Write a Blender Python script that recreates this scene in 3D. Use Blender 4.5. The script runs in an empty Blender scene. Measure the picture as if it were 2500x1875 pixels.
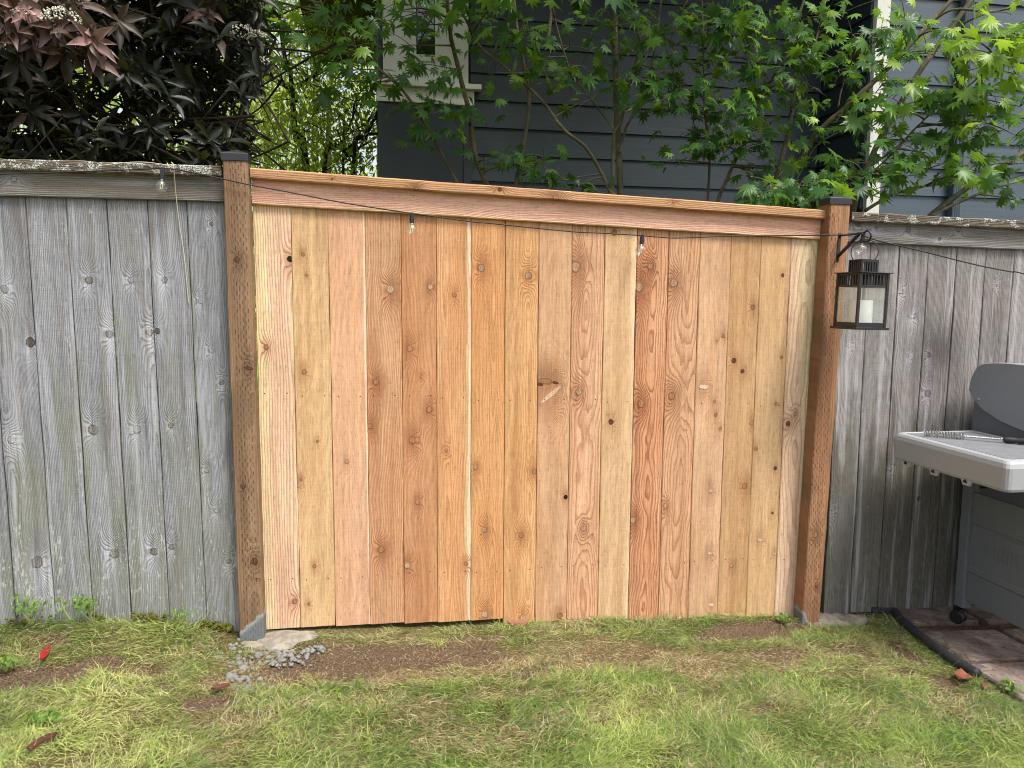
import bpy, bmesh, math, random
import numpy as np
from mathutils import Matrix, Vector
R0 = math.radians
rng = np.random.default_rng(7)
random.seed(7)
SC = bpy.context.scene
COL = SC.collection

# ------------------------------------------------------------------ camera
CAM = np.array([0.452, -3.137, 1.40]); YAW, PITCH, ROLL, FPX = 0.1776986, 0.1103659, 0.0070818, 1880.0
def basis(y, p, r):
    f = np.array([math.sin(y)*math.cos(p), math.cos(y)*math.cos(p), -math.sin(p)])
    rt = np.array([math.cos(y), -math.sin(y), 0.0]); up = np.cross(rt, f)
    return math.cos(r)*rt+math.sin(r)*up, -math.sin(r)*rt+math.cos(r)*up, f
RT, UP, FW = basis(YAW, PITCH, ROLL)
cd = bpy.data.cameras.new('camera'); cam = bpy.data.objects.new('camera', cd); COL.objects.link(cam)
cd.sensor_width = 36; cd.lens = 36*FPX/2500; cd.clip_start = 0.05; cd.clip_end = 2000
cam.matrix_world = Matrix(((RT[0], UP[0], -FW[0], CAM[0]), (RT[1], UP[1], -FW[1], CAM[1]), (RT[2], UP[2], -FW[2], CAM[2]), (0, 0, 0, 1)))
SC.camera = cam

# ------------------------------------------------------------------ light
SUN_EL, SUN_AZ = 60, 148          # azimuth: clockwise from +y (north)
W = bpy.data.worlds.new('World'); SC.world = W; W.use_nodes = True
nt = W.node_tree; bg = nt.nodes['Background']
sk = nt.nodes.new('ShaderNodeTexSky'); sk.sky_type = 'NISHITA'; sk.sun_disc = False
sk.sun_elevation = R0(SUN_EL); sk.sun_rotation = R0(SUN_AZ); sk.air_density = 1.0; sk.dust_density = 4.0; sk.ozone_density = 1.0
hs = nt.nodes.new('ShaderNodeHueSaturation'); hs.inputs['Saturation'].default_value = .42      # thin bright cloud whitens the blue
nt.links.new(sk.outputs[0], hs.inputs['Color']); nt.links.new(hs.outputs[0], bg.inputs[0]); bg.inputs[1].default_value = 0.125
sl = bpy.data.lights.new('sun', 'SUN'); sl.energy = 2.0; sl.angle = R0(17); sl.color = (1, .965, .915)
so = bpy.data.objects.new('sun', sl); COL.objects.link(so)
sd = Vector((math.sin(R0(SUN_AZ))*math.cos(R0(SUN_EL)), math.cos(R0(SUN_AZ))*math.cos(R0(SUN_EL)), math.sin(R0(SUN_EL))))
so.rotation_euler = sd.to_track_quat('Z', 'Y').to_euler(); so.location = (2, -6, 9)
SC.view_settings.view_transform = 'Standard'; SC.view_settings.look = 'None'
SC.cycles.filter_width = 1.0
SC.view_settings.exposure = 1.05; SC.view_settings.gamma = 1

# ------------------------------------------------------------------ survey helpers (photo direction -> world point on a plane at a real distance)
def ray(px, py): return FW*FPX + RT*(px-1250) + UP*(937.5-py)
def at(px, py, Y=0.0):
    v = ray(px, py); return CAM + v*((Y-CAM[1])/v[1])
GA, GB = 0.045, -0.045
def on_ground(px, py):
    v = ray(px, py); return CAM + v*((GA+GB*CAM[0]-CAM[2])/(v[2]-GB*v[0]))
def lin(c):
    return tuple((x/255/12.92 if x <= 10 else ((x/255+.055)/1.055)**2.4) for x in c)
def alb(r, g, b, k=1.0):
    l = lin((r, g, b))
    if k == .86: m = .3*l[0]+.55*l[1]+.15*l[2]; l = [(m*1.06+(q-m)*.90)*f for q, f in zip(l, (1.015, 1.0, .98))]     # raw cedar is paler than a photo's punchy tan
    return (l[0]*k, l[1]*k, l[2]*k, 1)

# ------------------------------------------------------------------ node helper
class V:
    def __init__(s, g, o): s.g, s.o = g, o
    def __add__(a, b): return a.g.m('ADD', a, b)
    def __radd__(a, b): return a.g.m('ADD', b, a)
    def __sub__(a, b): return a.g.m('SUBTRACT', a, b)
    def __rsub__(a, b): return a.g.m('SUBTRACT', b, a)
    def __mul__(a, b): return a.g.m('MULTIPLY', a, b)
    def __rmul__(a, b): return a.g.m('MULTIPLY', b, a)
    def __truediv__(a, b): return a.g.m('DIVIDE', a, b)
    def __neg__(a): return a.g.m('MULTIPLY', a, -1.0)
class G:
    def __init__(s, name, rough=.7, spec=.3):
        s.mat = bpy.data.materials.new(name); s.mat.use_nodes = True
        s.nt = s.mat.node_tree; s.p = s.nt.nodes['Principled BSDF']; s.out = s.nt.nodes['Material Output']
        s.p.inputs['Roughness'].default_value = rough; s.p.inputs['Specular IOR Level'].default_value = spec
    def _in(s, sock, v):
        if isinstance(v, V): s.nt.links.new(v.o, sock)
        elif v is not None: sock.default_value = v
    def n(s, t, **k):
        nd = s.nt.nodes.new(t)
        for a, b in k.items(): setattr(nd, a, b)
        return nd
    def m(s, op, a, b=None, c=None):
        nd = s.n('ShaderNodeMath', operation=op); s._in(nd.inputs[0], a); s._in(nd.inputs[1], b)
        if c is not None: s._in(nd.inputs[2], c)
        return V(s, nd.outputs[0])
    def coord(s, kind='Object'):
        nd = s.n('ShaderNodeTexCoord'); sp = s.n('ShaderNodeSeparateXYZ'); s.nt.links.new(nd.outputs[kind], sp.inputs[0])
        s.vec = V(s, nd.outputs[kind]); return [V(s, sp.outputs[i]) for i in range(3)]
    def xyz(s, x, y, z):
        nd = s.n('ShaderNodeCombineXYZ')
        for i, q in enumerate((x, y, z)): s._in(nd.inputs[i], q)
        return V(s, nd.outputs[0])
    def noise(s, v, scale=1., detail=2., rough=.5, dist=0.):
        nd = s.n('ShaderNodeTexNoise'); s.nt.links.new(v.o, nd.inputs['Vector']); nd.inputs['Scale'].default_value = scale
        nd.inputs['Detail'].default_value = detail; nd.inputs['Roughness'].default_value = rough; nd.inputs['Distortion'].default_value = dist
        return V(s, nd.outputs[0])
    def voro(s, v, scale=1., feature='F1', rnd=1.):
        nd = s.n('ShaderNodeTexVoronoi', feature=feature); s.nt.links.new(v.o, nd.inputs['Vector']); nd.inputs['Scale'].default_value = scale
        nd.inputs['Randomness'].default_value = rnd
        return V(s, nd.outputs['Distance'])
    def ss(s, a, b, x):
        nd = s.n('ShaderNodeMapRange', interpolation_type='SMOOTHSTEP'); s._in(nd.inputs[0], x)
        s._in(nd.inputs[1], a); s._in(nd.inputs[2], b); return V(s, nd.outputs[0])
    def attr(s, name, out='Fac'):
        nd = s.n('ShaderNodeAttribute'); nd.attribute_name = name; return V(s, nd.outputs[out])
    def mix(s, f, a, b, mode='MIX'):
        nd = s.n('ShaderNodeMix', data_type='RGBA', blend_type=mode); s._in(nd.inputs[0], f); s._in(nd.inputs[6], a); s._in(nd.inputs[7], b)
        return V(s, nd.outputs[2])
    def gray(s, x):
        nd = s.n('ShaderNodeCombineColor'); [s._in(nd.inputs[i], x) for i in range(3)]; return V(s, nd.outputs[0])
    def mul(s, c, x): return s.mix(1.0, c, s.gray(x), 'MULTIPLY')
    def bump(s, h, dist=.001, strength=1.):
        nd = s.n('ShaderNodeBump'); nd.inputs['Distance'].default_value = dist; nd.inputs['Strength'].default_value = strength
        s.nt.links.new(h.o, nd.inputs['Height']); s.nt.links.new(nd.outputs[0], s.p.inputs['Normal'])
    def base(s, c): s._in(s.p.inputs['Base Color'], c)

# ------------------------------------------------------------------ mesh helpers
def link(name, me, mat=None, parent=None, smooth=False):
    me.name = name
    o = bpy.data.objects.new(name, me); COL.objects.link(o)
    if mat is not None: me.materials.append(mat)
    if parent is not None: o.parent = parent
    if smooth: me.polygons.foreach_set('use_smooth', [True]*len(me.polygons))
    return o
def mesh(verts, faces):
    me = bpy.data.meshes.new('m'); me.from_pydata([tuple(map(float, v)) for v in verts], [], faces); me.validate(); me.update(); return me
def tag(o, label, cat, group=None):
    o['label'] = label; o['category'] = cat
    if group: o['group'] = group
    return o
def empty(name, loc=(0, 0, 0)):
    o = bpy.data.objects.new(name, None); o.empty_display_size = .05; COL.objects.link(o); o.location = loc; return o
class MB:
    def __init__(s): s.v, s.f = [], []
    def add(s, vs, fs):
        k = len(s.v); s.v += [tuple(map(float, q)) for q in vs]; s.f += [tuple(i+k for i in f) for f in fs]; return s
    def box(s, x0, x1, y0, y1, z0, z1):
        return s.add([(x0, y0, z0), (x1, y0, z0), (x1, y1, z0), (x0, y1, z0), (x0, y0, z1), (x1, y0, z1), (x1, y1, z1), (x0, y1, z1)],
                     [(0, 3, 2, 1), (4, 5, 6, 7), (0, 1, 5, 4), (1, 2, 6, 5), (2, 3, 7, 6), (3, 0, 4, 7)])
    def tube(s, pts, rad, n=8, cap=True):
        P = [np.array(p, float) for p in pts]; m = len(P)
        if np.isscalar(rad): rad = [rad]*m
        prev = None; vs = []
        for i in range(m):
            t = P[min(i+1, m-1)]-P[max(i-1, 0)]; t = t/(np.linalg.norm(t)+1e-12)
            a = prev if prev is not None else (np.array([1., 0, 0]) if abs(t[0]) < .8 else np.array([0, 1., 0]))
            a = a-t*(a@t); a /= np.linalg.norm(a)+1e-12; b = np.cross(t, a); prev = a
            for j in range(n):
                w = 2*math.pi*j/n; vs.append(P[i]+rad[i]*(math.cos(w)*a+math.sin(w)*b))
        fs = [(i*n+j, i*n+(j+1) % n, (i+1)*n+(j+1) % n, (i+1)*n+j) for i in range(m-1) for j in range(n)]
        if cap: fs += [tuple(range(n-1, -1, -1)), tuple((m-1)*n+j for j in range(n))]
        return s.add(vs, fs)
    def lathe(s, prof, n=20, c=(0, 0, 0)):
        vs = [(c[0]+r*math.cos(2*math.pi*j/n), c[1]+r*math.sin(2*math.pi*j/n), c[2]+z) for r, z in prof for j in range(n)]
        fs = [(i*n+j, i*n+(j+1) % n, (i+1)*n+(j+1) % n, (i+1)*n+j) for i in range(len(prof)-1) for j in range(n)]
        return s.add(vs, fs)
    def build(s, name, mat=None, parent=None, smooth=False): return link(name, mesh(s.v, s.f), mat, parent, smooth)
def bevel(o, w=.003, seg=2, ang=35):
    b = bmesh.new(); b.from_mesh(o.data)
    es = [e for e in b.edges if len(e.link_faces) == 2 and e.calc_face_angle(0) > R0(ang)]
    bmesh.ops.bevel(b, geom=es, offset=w, segments=seg, affect='EDGES', profile=.6, clamp_overlap=True)
    b.to_mesh(o.data); b.free(); return o
def spline(pts, n=8):
    P = np.array(pts, float); out = []
    for i in range(len(P)-1):
        p0, p1, p2, p3 = P[max(i-1, 0)], P[i], P[i+1], P[min(i+2, len(P)-1)]
        for k in range(n):
            t = k/n; out.append(.5*((2*p1)+(-p0+p2)*t+(2*p0-5*p1+4*p2-p3)*t*t+(-p0+3*p1-3*p2+p3)*t**3))
    out.append(P[-1]); return np.array(out)
def big_mesh(verts, tris, tone=None, extra=None):
    me = bpy.data.meshes.new('m'); nv, nf = len(verts), len(tris)
    k = tris.shape[1]
    me.vertices.add(nv); me.vertices.foreach_set('co', verts.astype(np.float32).ravel())
    me.loops.add(nf*k); me.loops.foreach_set('vertex_index', tris.astype(np.int32).ravel())
    me.polygons.add(nf); me.polygons.foreach_set('loop_start', np.arange(0, nf*k, k, dtype=np.int32))
    me.update(calc_edges=True)
    for nm, a in [('tone', tone)]+list((extra or {}).items()):
        if a is not None:
            at_ = me.attributes.new(nm, 'FLOAT', 'POINT'); at_.data.foreach_set('value', a.astype(np.float32))
    return me
def scatter(tv, tf, pos, mats, scale, tone):
    tv = np.array(tv, float); tf = np.array(tf, int); n, k = len(pos), len(tv)
    vv = np.einsum('nij,kj->nki', mats, tv)*scale[:, None, None]+pos[:, None, :]
    ff = (tf[None]+np.arange(n)[:, None, None]*k).reshape(-1, tf.shape[1])
    return vv.reshape(-1, 3), ff, np.repeat(tone, k)
def frames(tip, nrm):
    tip = tip/np.linalg.norm(tip, axis=1, keepdims=True); nrm = nrm-tip*(nrm*tip).sum(1, keepdims=True)
    nrm = nrm/(np.linalg.norm(nrm, axis=1, keepdims=True)+1e-9); x = np.cross(tip, nrm)
    return np.stack([x, tip, nrm], axis=2)

# ------------------------------------------------------------------ wood
def wood(name, base, late, tint=None, sp=.007, seed=0., xc=0., d0=.06, bow=.02, knots=(), sap=None, lines=.55, axis='z', nails=(),
         fib=.3, streak=.35, weather=False, wear_shade=None, bumpd=.0012, rough=.75, incise=None, cement=None, soft=.5, moss=0., smoke=None, lichen=0., wav=.01, algae_shade=None, damp=None, ascale=1., slope=0., dash=.17, sharp=0., fleck=.6):
    g = G(name, rough, .2); c = g.coord()
    a, l, d = (c[0], c[2], c[1]) if axis == 'z' else (c[2], c[0], c[1])
    ls = l+seed*3.71
    n1 = g.noise(g.xyz(ls*1.1, seed, 0.0), 1, 2)-.5
    n2 = g.noise(g.xyz(ls*(1.7 if damp else .9), seed+7.3, 3.0), 1, 2)-.5
    nw = g.noise(g.xyz(a*9.0, ls*1.6, seed), 1, 3)-.5+(g.noise(g.xyz(a*34.0, ls*7.0, seed), 1, 2)-.5)*.16
    A = (a-xc-n1*bow*2.0)*ascale; D = d*1.0+d0+n2*(damp or d0*1.3)
    Rr = g.m('SQRT', A*A+D*D)+nw*wav*2
    kmask = None; halo = None
    kn_n = (g.noise(g.xyz(a*70.0, l*55.0, seed), 1, 2)-.5)*(.8 if weather else .55) if knots else 0.0
    for k in knots:
        ka, kl, kr = k[:3]; asp = k[3] if len(k) > 3 else 1.25; kind = k[4] if len(k) > 4 else 0
        if kind == 2 and asp <= 2 and not weather: kind = 5
        u = (a-ka)*(1/kr); v = (l-kl)*(asp/kr if asp > 2 else 1/(kr*1.1))
        if asp <= 2: u = (a-ka)*(1/kr)
        else: u = (a-ka)*(1/(kr*1.2))+(l-kl)*(.5/kr)
        if asp > 3: u, v = ((a-ka)*.77+(l-kl)*.64)*(1/(kr*2.5)), ((l-kl)*.77-(a-ka)*.64)*(1/(kr*.42))
        elif asp > 2: u, v = (a-ka)*(1/(kr*1.35)), (l-kl+(a-ka)*.15)*(1/(kr*.58))
        q = u*u+v*v
        qs = g.m('SQRT', q)/1.05+kn_n
        vs = (l-kl)*(.5/kr); us = (a-ka)*(.85/kr)
        gg = g.m('EXPONENT', (us*us+vs*vs)*-.30)
        vf = (l-kl+kr*2.2)*(.26/kr); g2 = g.m('EXPONENT', (us*us*.8+vf*vf)*-.42)
        Rr = Rr+gg*(kr*1.9)+g2*(kr*.7)
        km = 1.0-g.ss(.84, 1.08, qs)
        ring = g.m('SINE', qs*15.0)*.14+.86
        core = 1.0-g.ss(.62, .95, qs)*.6
        e = (km, ring, core, kind, gg+g2*.5, kr)
        kmask = (kmask or [])+[e]
    gsum = None
    for e in (kmask or []): gsum = e[4] if gsum is None else gsum+e[4]
    t = g.m('FRACT', Rr*(1/sp)+nw*.3)
    ln = g.ss(.35-.2*soft, .93, t)*(1.0-g.ss(.93, 1.0, t))
    if sharp: ln = g.m('POWER', ln, 1.0+sharp)
    st = g.noise(g.xyz(a*55.0, ls*1.3, seed), 1, 3)
    fi = g.noise(g.xyz(a*420.0, ls*22.0, d*420.0), 1, 2)
    fm = g.noise(g.xyz(a*150.0, ls*8.0, seed+1), 1, 3, .6)
    saw = g.noise(g.xyz(a*14.0, ls*190.0, seed), 1, 2)
    big = g.noise(g.xyz(a*11.0, ls*1.7, seed+4), 1, 3)
    col = g.mix(g.ss(.36, .64, big), base, tint or base)
    if sap:
        side, pos_, wid, sc_ = sap
        e = (a*side)+n1*.03+(l-.85)*slope+(st-.5)*.012
        col = g.mix(g.ss(pos_-wid, pos_+wid, e), col, sc_)
    band = g.ss(.46, .74, g.noise(g.xyz(a*23.0, ls*.75, seed+21), 1, 3, .55))
    if not weather: col = g.mix(band*.42, col, late)
    lst = ln*lines*(.45+st*1.1)
    if gsum is not None: lst = lst*(1.0+gsum*.9)
    col = g.mix(lst, col, late)
    dsh = g.ss(.55, .67, g.noise(g.xyz(a*190.0, ls*42.0, seed+3), 1, 2))
    h = ln*-.7+fi*.6+saw*.5+st*.3+fm*.7
    if kmask:
        for km, ring, core, kind, gg, kr in kmask:
            if weather:
                col = g.mix(gg*.30*g.ss(.3, .7, fi*.5+st*.5+.1), col, alb(202, 202, 212, .9))
                kc = {0: alb(122, 118, 115), 1: alb(84, 79, 76), 2: alb(160, 160, 162), 3: alb(30, 28, 26)}[kind]
            else:
                col = g.mix(gg*(.34+st*.3), col, late)
                kc = {0: alb(158, 112, 78), 1: alb(98, 62, 42), 2: alb(206, 180, 152), 5: alb(188, 154, 122), 6: alb(232, 204, 172), 3: alb(34, 24, 16), 4: alb(170, 132, 104)}[kind]
            kk = g.mul(kc, ring*core*(.62+st*.5+fm*.45))
            col = g.mix(km, col, kk); h = h+km*.8
    col = g.mul(col, 1.0+(st-.5)*streak*1.5+(fi-.5)*fib*1.5+(fm-.5)*fib*2.3-dsh*dash+(saw-.5)*.2)
    if weather:
        # grey-green algae and painted shade low on the boards, brownish weathering streaks, pale lichen flecks
        br = g.ss(.52, .75, g.noise(g.xyz(a*30.0, ls*1.6, seed+9), 1, 3))
        col = g.mix(br*.38, col, alb(126, 108, 88))
        ap, an = (wear_shade or (.75, .25))
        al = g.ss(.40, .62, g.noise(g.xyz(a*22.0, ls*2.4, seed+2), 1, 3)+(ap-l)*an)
        col = g.mix(al*(.6 if algae_shade else .36), col, algae_shade or alb(112, 116, 84))
        fl = g.ss(.655, .72, g.noise(g.xyz(a*130.0, ls*30.0, seed), 1, 4, .7)+(g.noise(g.xyz(a*20.0, ls*3.0, seed+5), 1, 3)-.5)*.35+g.ss(1.0, .1, l)*.075)
        col = g.mix(fl*fleck, col, alb(196, 200, 192))
        dk = g.ss(.56, .74, g.noise(g.xyz(a*34.0, ls*2.1, seed+15), 1, 4, .6))
        col = g.mix(dk*.5, col, alb(88, 84, 82))
        lt = g.ss(.54, .7, g.noise(g.xyz(a*27.0, ls*1.2, seed+31), 1, 4, .6))
        col = g.mix(lt*.38, col, alb(196, 197, 204))
        if smoke:
            sx, sz = smoke; du = (a-sx)*(1/.11); dv = (l-sz)*(1/.13)
            col = g.mix(g.m('EXPONENT', (du*du+dv*dv)*-1.0)*.62, col, alb(40, 36, 36))
        if moss:
            mm = g.ss(.5, .6, g.noise(g.xyz(a*40.0, l*26.0, seed), 1, 3)+(moss-l)*5.0)
            col = g.mix(mm, col, alb(104, 98, 40))
    if lichen:
        lv = g.noise(g.xyz(a*22.0, ls*16.0, d*22.0+seed), 1, 5, .68)
        lm = g.ss(.52, .57, lv+lichen)
        fl = g.noise(g.xyz(a*260.0, ls*260.0, d*260.0), 1, 2)
        col = g.mix(lm, col, g.mix(g.ss(.42, .62, fl), alb(112, 114, 106), alb(212, 212, 200)))
        h = h+lm*2.0+lm*fl*2.0
    for nz in nails:
        au = g.m('ABSOLUTE', a-.004*math.sin(seed*9+nz*5))-.043; dv = l-nz-.006*math.sin(seed*5)
        nm = 1.0-g.ss(.0016, .0034, g.m('SQRT', au*au+dv*dv))
        col = g.mix(nm, col, alb(40, 26, 18))
    if incise:
        w0, w1 = incise
        U = (a+d)*(1/.0098); cu = g.m('FLOOR', U); par = g.m('MODULO', g.m('ABSOLUTE', cu), 2.0)
        jit = g.noise(g.xyz(cu*3.3, g.m('FLOOR', l*20.0), 1.0), 1, 1)*.35
        Vv = g.m('FRACT', l*(1/.033)+par*.5+jit)
        fu = g.m('ABSOLUTE', g.m('FRACT', U)-.5)
        dm = (1.0-g.ss(.09, .2, fu))*g.ss(.12, .2, Vv)*(1.0-g.ss(.62, .72, Vv))
        band = g.ss(w0, w0+.004, a)*(1.0-g.ss(w1-.004, w1, a))
        dm = dm*band*(1.0-g.ss(.003, .007, d))*g.ss(.2, .5, g.noise(g.xyz(a*20.0, l*3.0, seed+1), 1, 2)+.12)
        dm = dm*g.ss(.30, .62, g.noise(g.xyz(a*45.0, l*28.0, seed+6), 1, 3))
        col = g.mix(dm*.62, col, alb(62, 44, 30)); h = h-dm*2.0
        gry = g.ss(.5, .66, g.noise(g.xyz(a*13.0, ls*2.2, seed+3), 1, 4))
        col = g.mix(gry*.6, col, alb(104, 86, 66))
    if cement:
        ch, cs = cement
        cn = g.noise(g.xyz(a*26.0, l*26.0, d*26.0), 1, 4)
        cm = g.ss(-.004, .006, (a*cs+ch-l)+(cn-.5)*.05)
        rim = cm*(1.0-g.ss(.0, .02, (a*cs+ch-l)+(cn-.5)*.05-.012))
        cc = g.mix(rim, g.mul(alb(104, 107, 109), .7+cn*.6), alb(140, 140, 136))
        col = g.mix(cm, col, cc); h = h+cm*cn*2.0
    g.base(col); g.bump(h, bumpd, .85)
    return g.mat
def plank(w, t, h, seed=0, ch=.0025, seg=14, wob=.0007, axis='z', top_slope=0.0, botj=0.0):
    """a sawn board, front face at y=0, growing to +y; local origin at its lower middle"""
    r = np.random.default_rng(seed+100)
    prof = [(-w/2+ch, 0), (w/2-ch, 0), (w/2, ch), (w/2, t-ch), (w/2-ch, t), (-w/2+ch, t), (-w/2, t-ch), (-w/2, ch)]
    n = len(prof); vs = []; fs = []
    for i in range(seg+1):
        z = h*i/seg; ja, jb, jd = r.normal(0, wob, 3)
        for (x, y) in prof:
            zz = z
            if i == seg: zz = z+top_slope*x
            if i == 0: zz = z+botj*x
            xx = x+(ja if x < 0 else jb); p = (xx, y+jd*.8, zz)
            vs.append(p if axis == 'z' else (zz, p[1], xx))
    for i in range(seg):
        for j in range(n):
            q = (i*n+j, i*n+(j+1) % n, (i+1)*n+(j+1) % n, (i+1)*n+j); fs.append(q if axis == 'z' else q[::-1])
    e0, e1 = tuple(range(n-1, -1, -1)), tuple(seg*n+j for j in range(n))
    fs += [e0, e1] if axis == 'z' else [e0[::-1], e1[::-1]]
    return mesh(vs, fs)

# ------------------------------------------------------------------ simple materials
def plain(name, c, rough=.5, spec=.4, metal=0., nscale=30., namp=.18, bump=0.):
    g = G(name, rough, spec); x, y, z = g.coord(); n = g.noise(g.vec, nscale, 4, .6)
    g.base(g.mul(c, 1.0+(n-.5)*namp*2)); g.p.inputs['Metallic'].default_value = metal
    if bump: g.bump(n, bump)
    return g.mat
M_black = plain('black_metal', alb(34, 34, 36), .42, .5, 0, 40, .25)
M_cap = plain('black_post_cap', alb(37, 38, 42), .5, .45, 0, 60, .2)
M_cable = plain('black_cable', alb(34, 32, 32), .55, .4)
def glass_mat(name, tint=(.96, .98, .97, 1), dirt=0., rim=.05):
    g = G(name, .03, .5); g.base(tint); nt = g.nt
    tr = g.n('ShaderNodeBsdfTransparent'); tr.inputs[0].default_value = tint
    gl = g.n('ShaderNodeBsdfGlossy'); gl.inputs[1].default_value = .08; gl.inputs[0].default_value = (1, 1, 1, 1)
    fr = g.n('ShaderNodeLayerWeight'); fr.inputs[0].default_value = .35
    fac = g.m('POWER', V(g, fr.outputs['Facing']), 1.8)*.8+rim
    mx = g.n('ShaderNodeMixShader'); nt.links.new(fac.o, mx.inputs[0]); nt.links.new(tr.outputs[0], mx.inputs[1]); nt.links.new(gl.outputs[0], mx.inputs[2])
    last = mx
    if dirt:
        d1 = g.n('ShaderNodeBsdfDiffuse'); d1.inputs[0].default_value = alb(232, 232, 230); d2 = g.n('ShaderNodeBsdfTranslucent'); d2.inputs[0].default_value = alb(232, 232, 230)
        df = g.n('ShaderNodeMixShader'); nt.links.new(d1.outputs[0], df.inputs[1]); nt.links.new(d2.outputs[0], df.inputs[2])
        x, y, z = g.coord(); n = g.noise(g.vec, 14, 4); m2 = g.n('ShaderNodeMixShader')
        f = (g.ss(.3, .8, n)*.6+.4)*dirt; nt.links.new(f.o, m2.inputs[0]); nt.links.new(mx.outputs[0], m2.inputs[1]); nt.links.new(df.outputs[0], m2.inputs[2]); last = m2
    nt.links.new(last.outputs[0], g.out.inputs[0]); return g.mat
M_glass = glass_mat('clear_bulb_glass', rim=.10); M_pane = glass_mat('dusty_lantern_glass', dirt=.17, rim=.02)

# ================================================================== GROUND
def vnoise(x, y, s, seed):
    """smooth value noise in numpy"""
    xs, ys = x*s, y*s; xi, yi = np.floor(xs).astype(int), np.floor(ys).astype(int); fx, fy = xs-xi, ys-yi
    fx, fy = fx*fx*(3-2*fx), fy*fy*(3-2*fy)
    def hsh(i, j):
        v = np.sin(i*127.1+j*311.7+seed*74.7)*43758.5453; return v-np.floor(v)
    return (hsh(xi, yi)*(1-fx)+hsh(xi+1, yi)*fx)*(1-fy)+(hsh(xi, yi+1)*(1-fx)+hsh(xi+1, yi+1)*fx)*fy
def fbm(x, y, s, seed, o=4):
    return sum(vnoise(x, y, s*2**k, seed+k*3)*.5**k for k in range(o))/sum(.5**k for k in range(o))
def gz(x, y):
    x = np.asarray(x, float); y = np.asarray(y, float)
    xc = np.clip(x, -3, 5)
    z = GA+GB*xc+.018*(fbm(x, y, 3.0, 1)-.5)
    z = z+.05*np.exp(-((y+.02)/.14)**2)*np.clip((-.12-x)/.25, 0, 1)*(x > -6)          # turf banked against the old fence
    z = z+.022*np.exp(-((x+.55)/.35)**2-((y+.1)/.13)**2)
    z = z+.025*np.exp(-((x-1.95)/.42)**2-((y+.05)/.10)**2)+.02*np.exp(-((x-1.35)/.25)**2-((y+.04)/.08)**2)
    return z
BN = None
def blob(x, y, px, py, rx, ry, p=1.0):
    c = on_ground(px, py); d = np.sqrt(((x-c[0])/rx)**2+((y-c[1])/ry)**2)+(BN if BN is not None and BN.shape == x.shape else fbm(x, y, 16, 5)-.5)*.9
    return np.clip((1.15-d)/.35, 0, 1)*p
def dirt_map(x, y):
    global BN
    BN = fbm(x, y, 16, 5)-.5
    d = np.zeros_like(x)
    for b in [(95, 1650, .17, .07, 1.), (10, 1672, .13, .06, 1.), (235, 1625, .09, .05, .9), (500, 1715, .08, .05, .95), (1330, 1640, .07, .045, 1.), (1280, 1640, .05, .03, .9),
              (1340, 1620, .06, .03, .8), (1265, 1655, .05, .04, .9), (1820, 1545, .17, .07, 1.), (1740, 1560, .10, .05, .7), (1900, 1535, .12, .06, .9), (1870, 1725, .045, .035, 1.), (1610, 1585, .06, .025, .6),
              (860, 1545, .16, .03, .75), (800, 1580, .16, .05, .65), (860, 1650, .11, .045, .6), (2140, 1500, .10, .06, 1.), (2200, 1590, .05, .10, .8),
              (2300, 1660, .05, .06, .8), (2200, 1640, .06, .03, .9), (620, 1660, .2, .05, .45), (950, 1602, .50, .11, .74), (800, 1620, .24, .07, .85), (700, 1640, .12, .04, .7), (1830, 1550, .22, .07, .9), (2060, 1590, .10, .05, .5), (1150, 1560, .2, .05, .5), (1500, 1600, .2, .06, .42), (1700, 1640, .15, .05, .4), (1900, 1600, .15, .06, .5), (1250, 1690, .1, .02, .5), (2050, 1650, .08, .03, .4), (560, 1755, .12, .05, .4), (330, 1640, .1, .05, .55), (1480, 1770, .05, .02, .6), (900, 1790, .06, .025, .6), (760, 1745, .05, .02, .6), (1640, 1850, .06, .025, .5), (2200, 1850, .05, .025, .6), (150, 1590, .05, .03, .6), (2320, 1700, .09, .06, .4)]:
        d = np.maximum(d, blob(x, y, *b))
    return np.maximum(d, np.clip((x-2.81-.1*(y+.62))/.03, 0, 1)*(x < 4.5))
def dry_map(x, y):
    global BN
    BN = fbm(x, y, 16, 5)-.5
    d = np.clip(.30+.95*(fbm(x, y, 3.2, 21)-.42), 0, 1)
    for b in [(1000, 1620, .55, .18, .95), (1450, 1600, .38, .15, .85), (1800, 1620, .35, .12, .85), (700, 1640, .4, .13, .8), (950, 1710, .4, .08, .6), (2000, 1620, .25, .12, .6), (1250, 1700, .2, .07, .5),
              (420, 1640, .2, .1, .5), (1150, 1800, .25, .08, .6), (560, 1800, .3, .09, .55), (2150, 1620, .2, .15, .6), (1750, 1720, .3, .06, .45), (2350, 1760, .12, .05, .55)]:
        d = np.maximum(d, blob(x, y, *b))
    for b in [(1480, 1660, .3, .06, .7), (1700, 1800, .4, .12, .55), (1150, 1680, .25, .05, .75), (2350, 1820, .4, .12, .9), (300, 1660, .16, .05, .7), (1650, 1510, .3, .04, .7), (1280, 1525, .15, .03, .7),
              (60, 1560, .25, .08, .7), (1200, 1740, .22, .06, .6), (1350, 1860, .5, .08, .6), (650, 1860, .4, .05, .6), (2050, 1780, .3, .1, .5), (100, 1800, .3, .1, .35), (370, 1530, .3, .05, .6)]:
        d = d*(1-blob(x, y, *b))
    return d
def lines(lo, hi, step, far):
    core = np.arange(lo, hi+step/2, step); g = [step]; 
    out = []; p = 0; s = step
    while p < far: s *= 1.35; p += s; out.append(p)
    return np.concatenate([lo-np.array(out[::-1]), core, hi+np.array(out)])
gx, gy = lines(-1.9, 3.4, .022, 400), lines(-1.9, .2, .022, 400)
GX, GY = np.meshgrid(gx, gy); fx, fy = GX.ravel(), GY.ravel()
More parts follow.
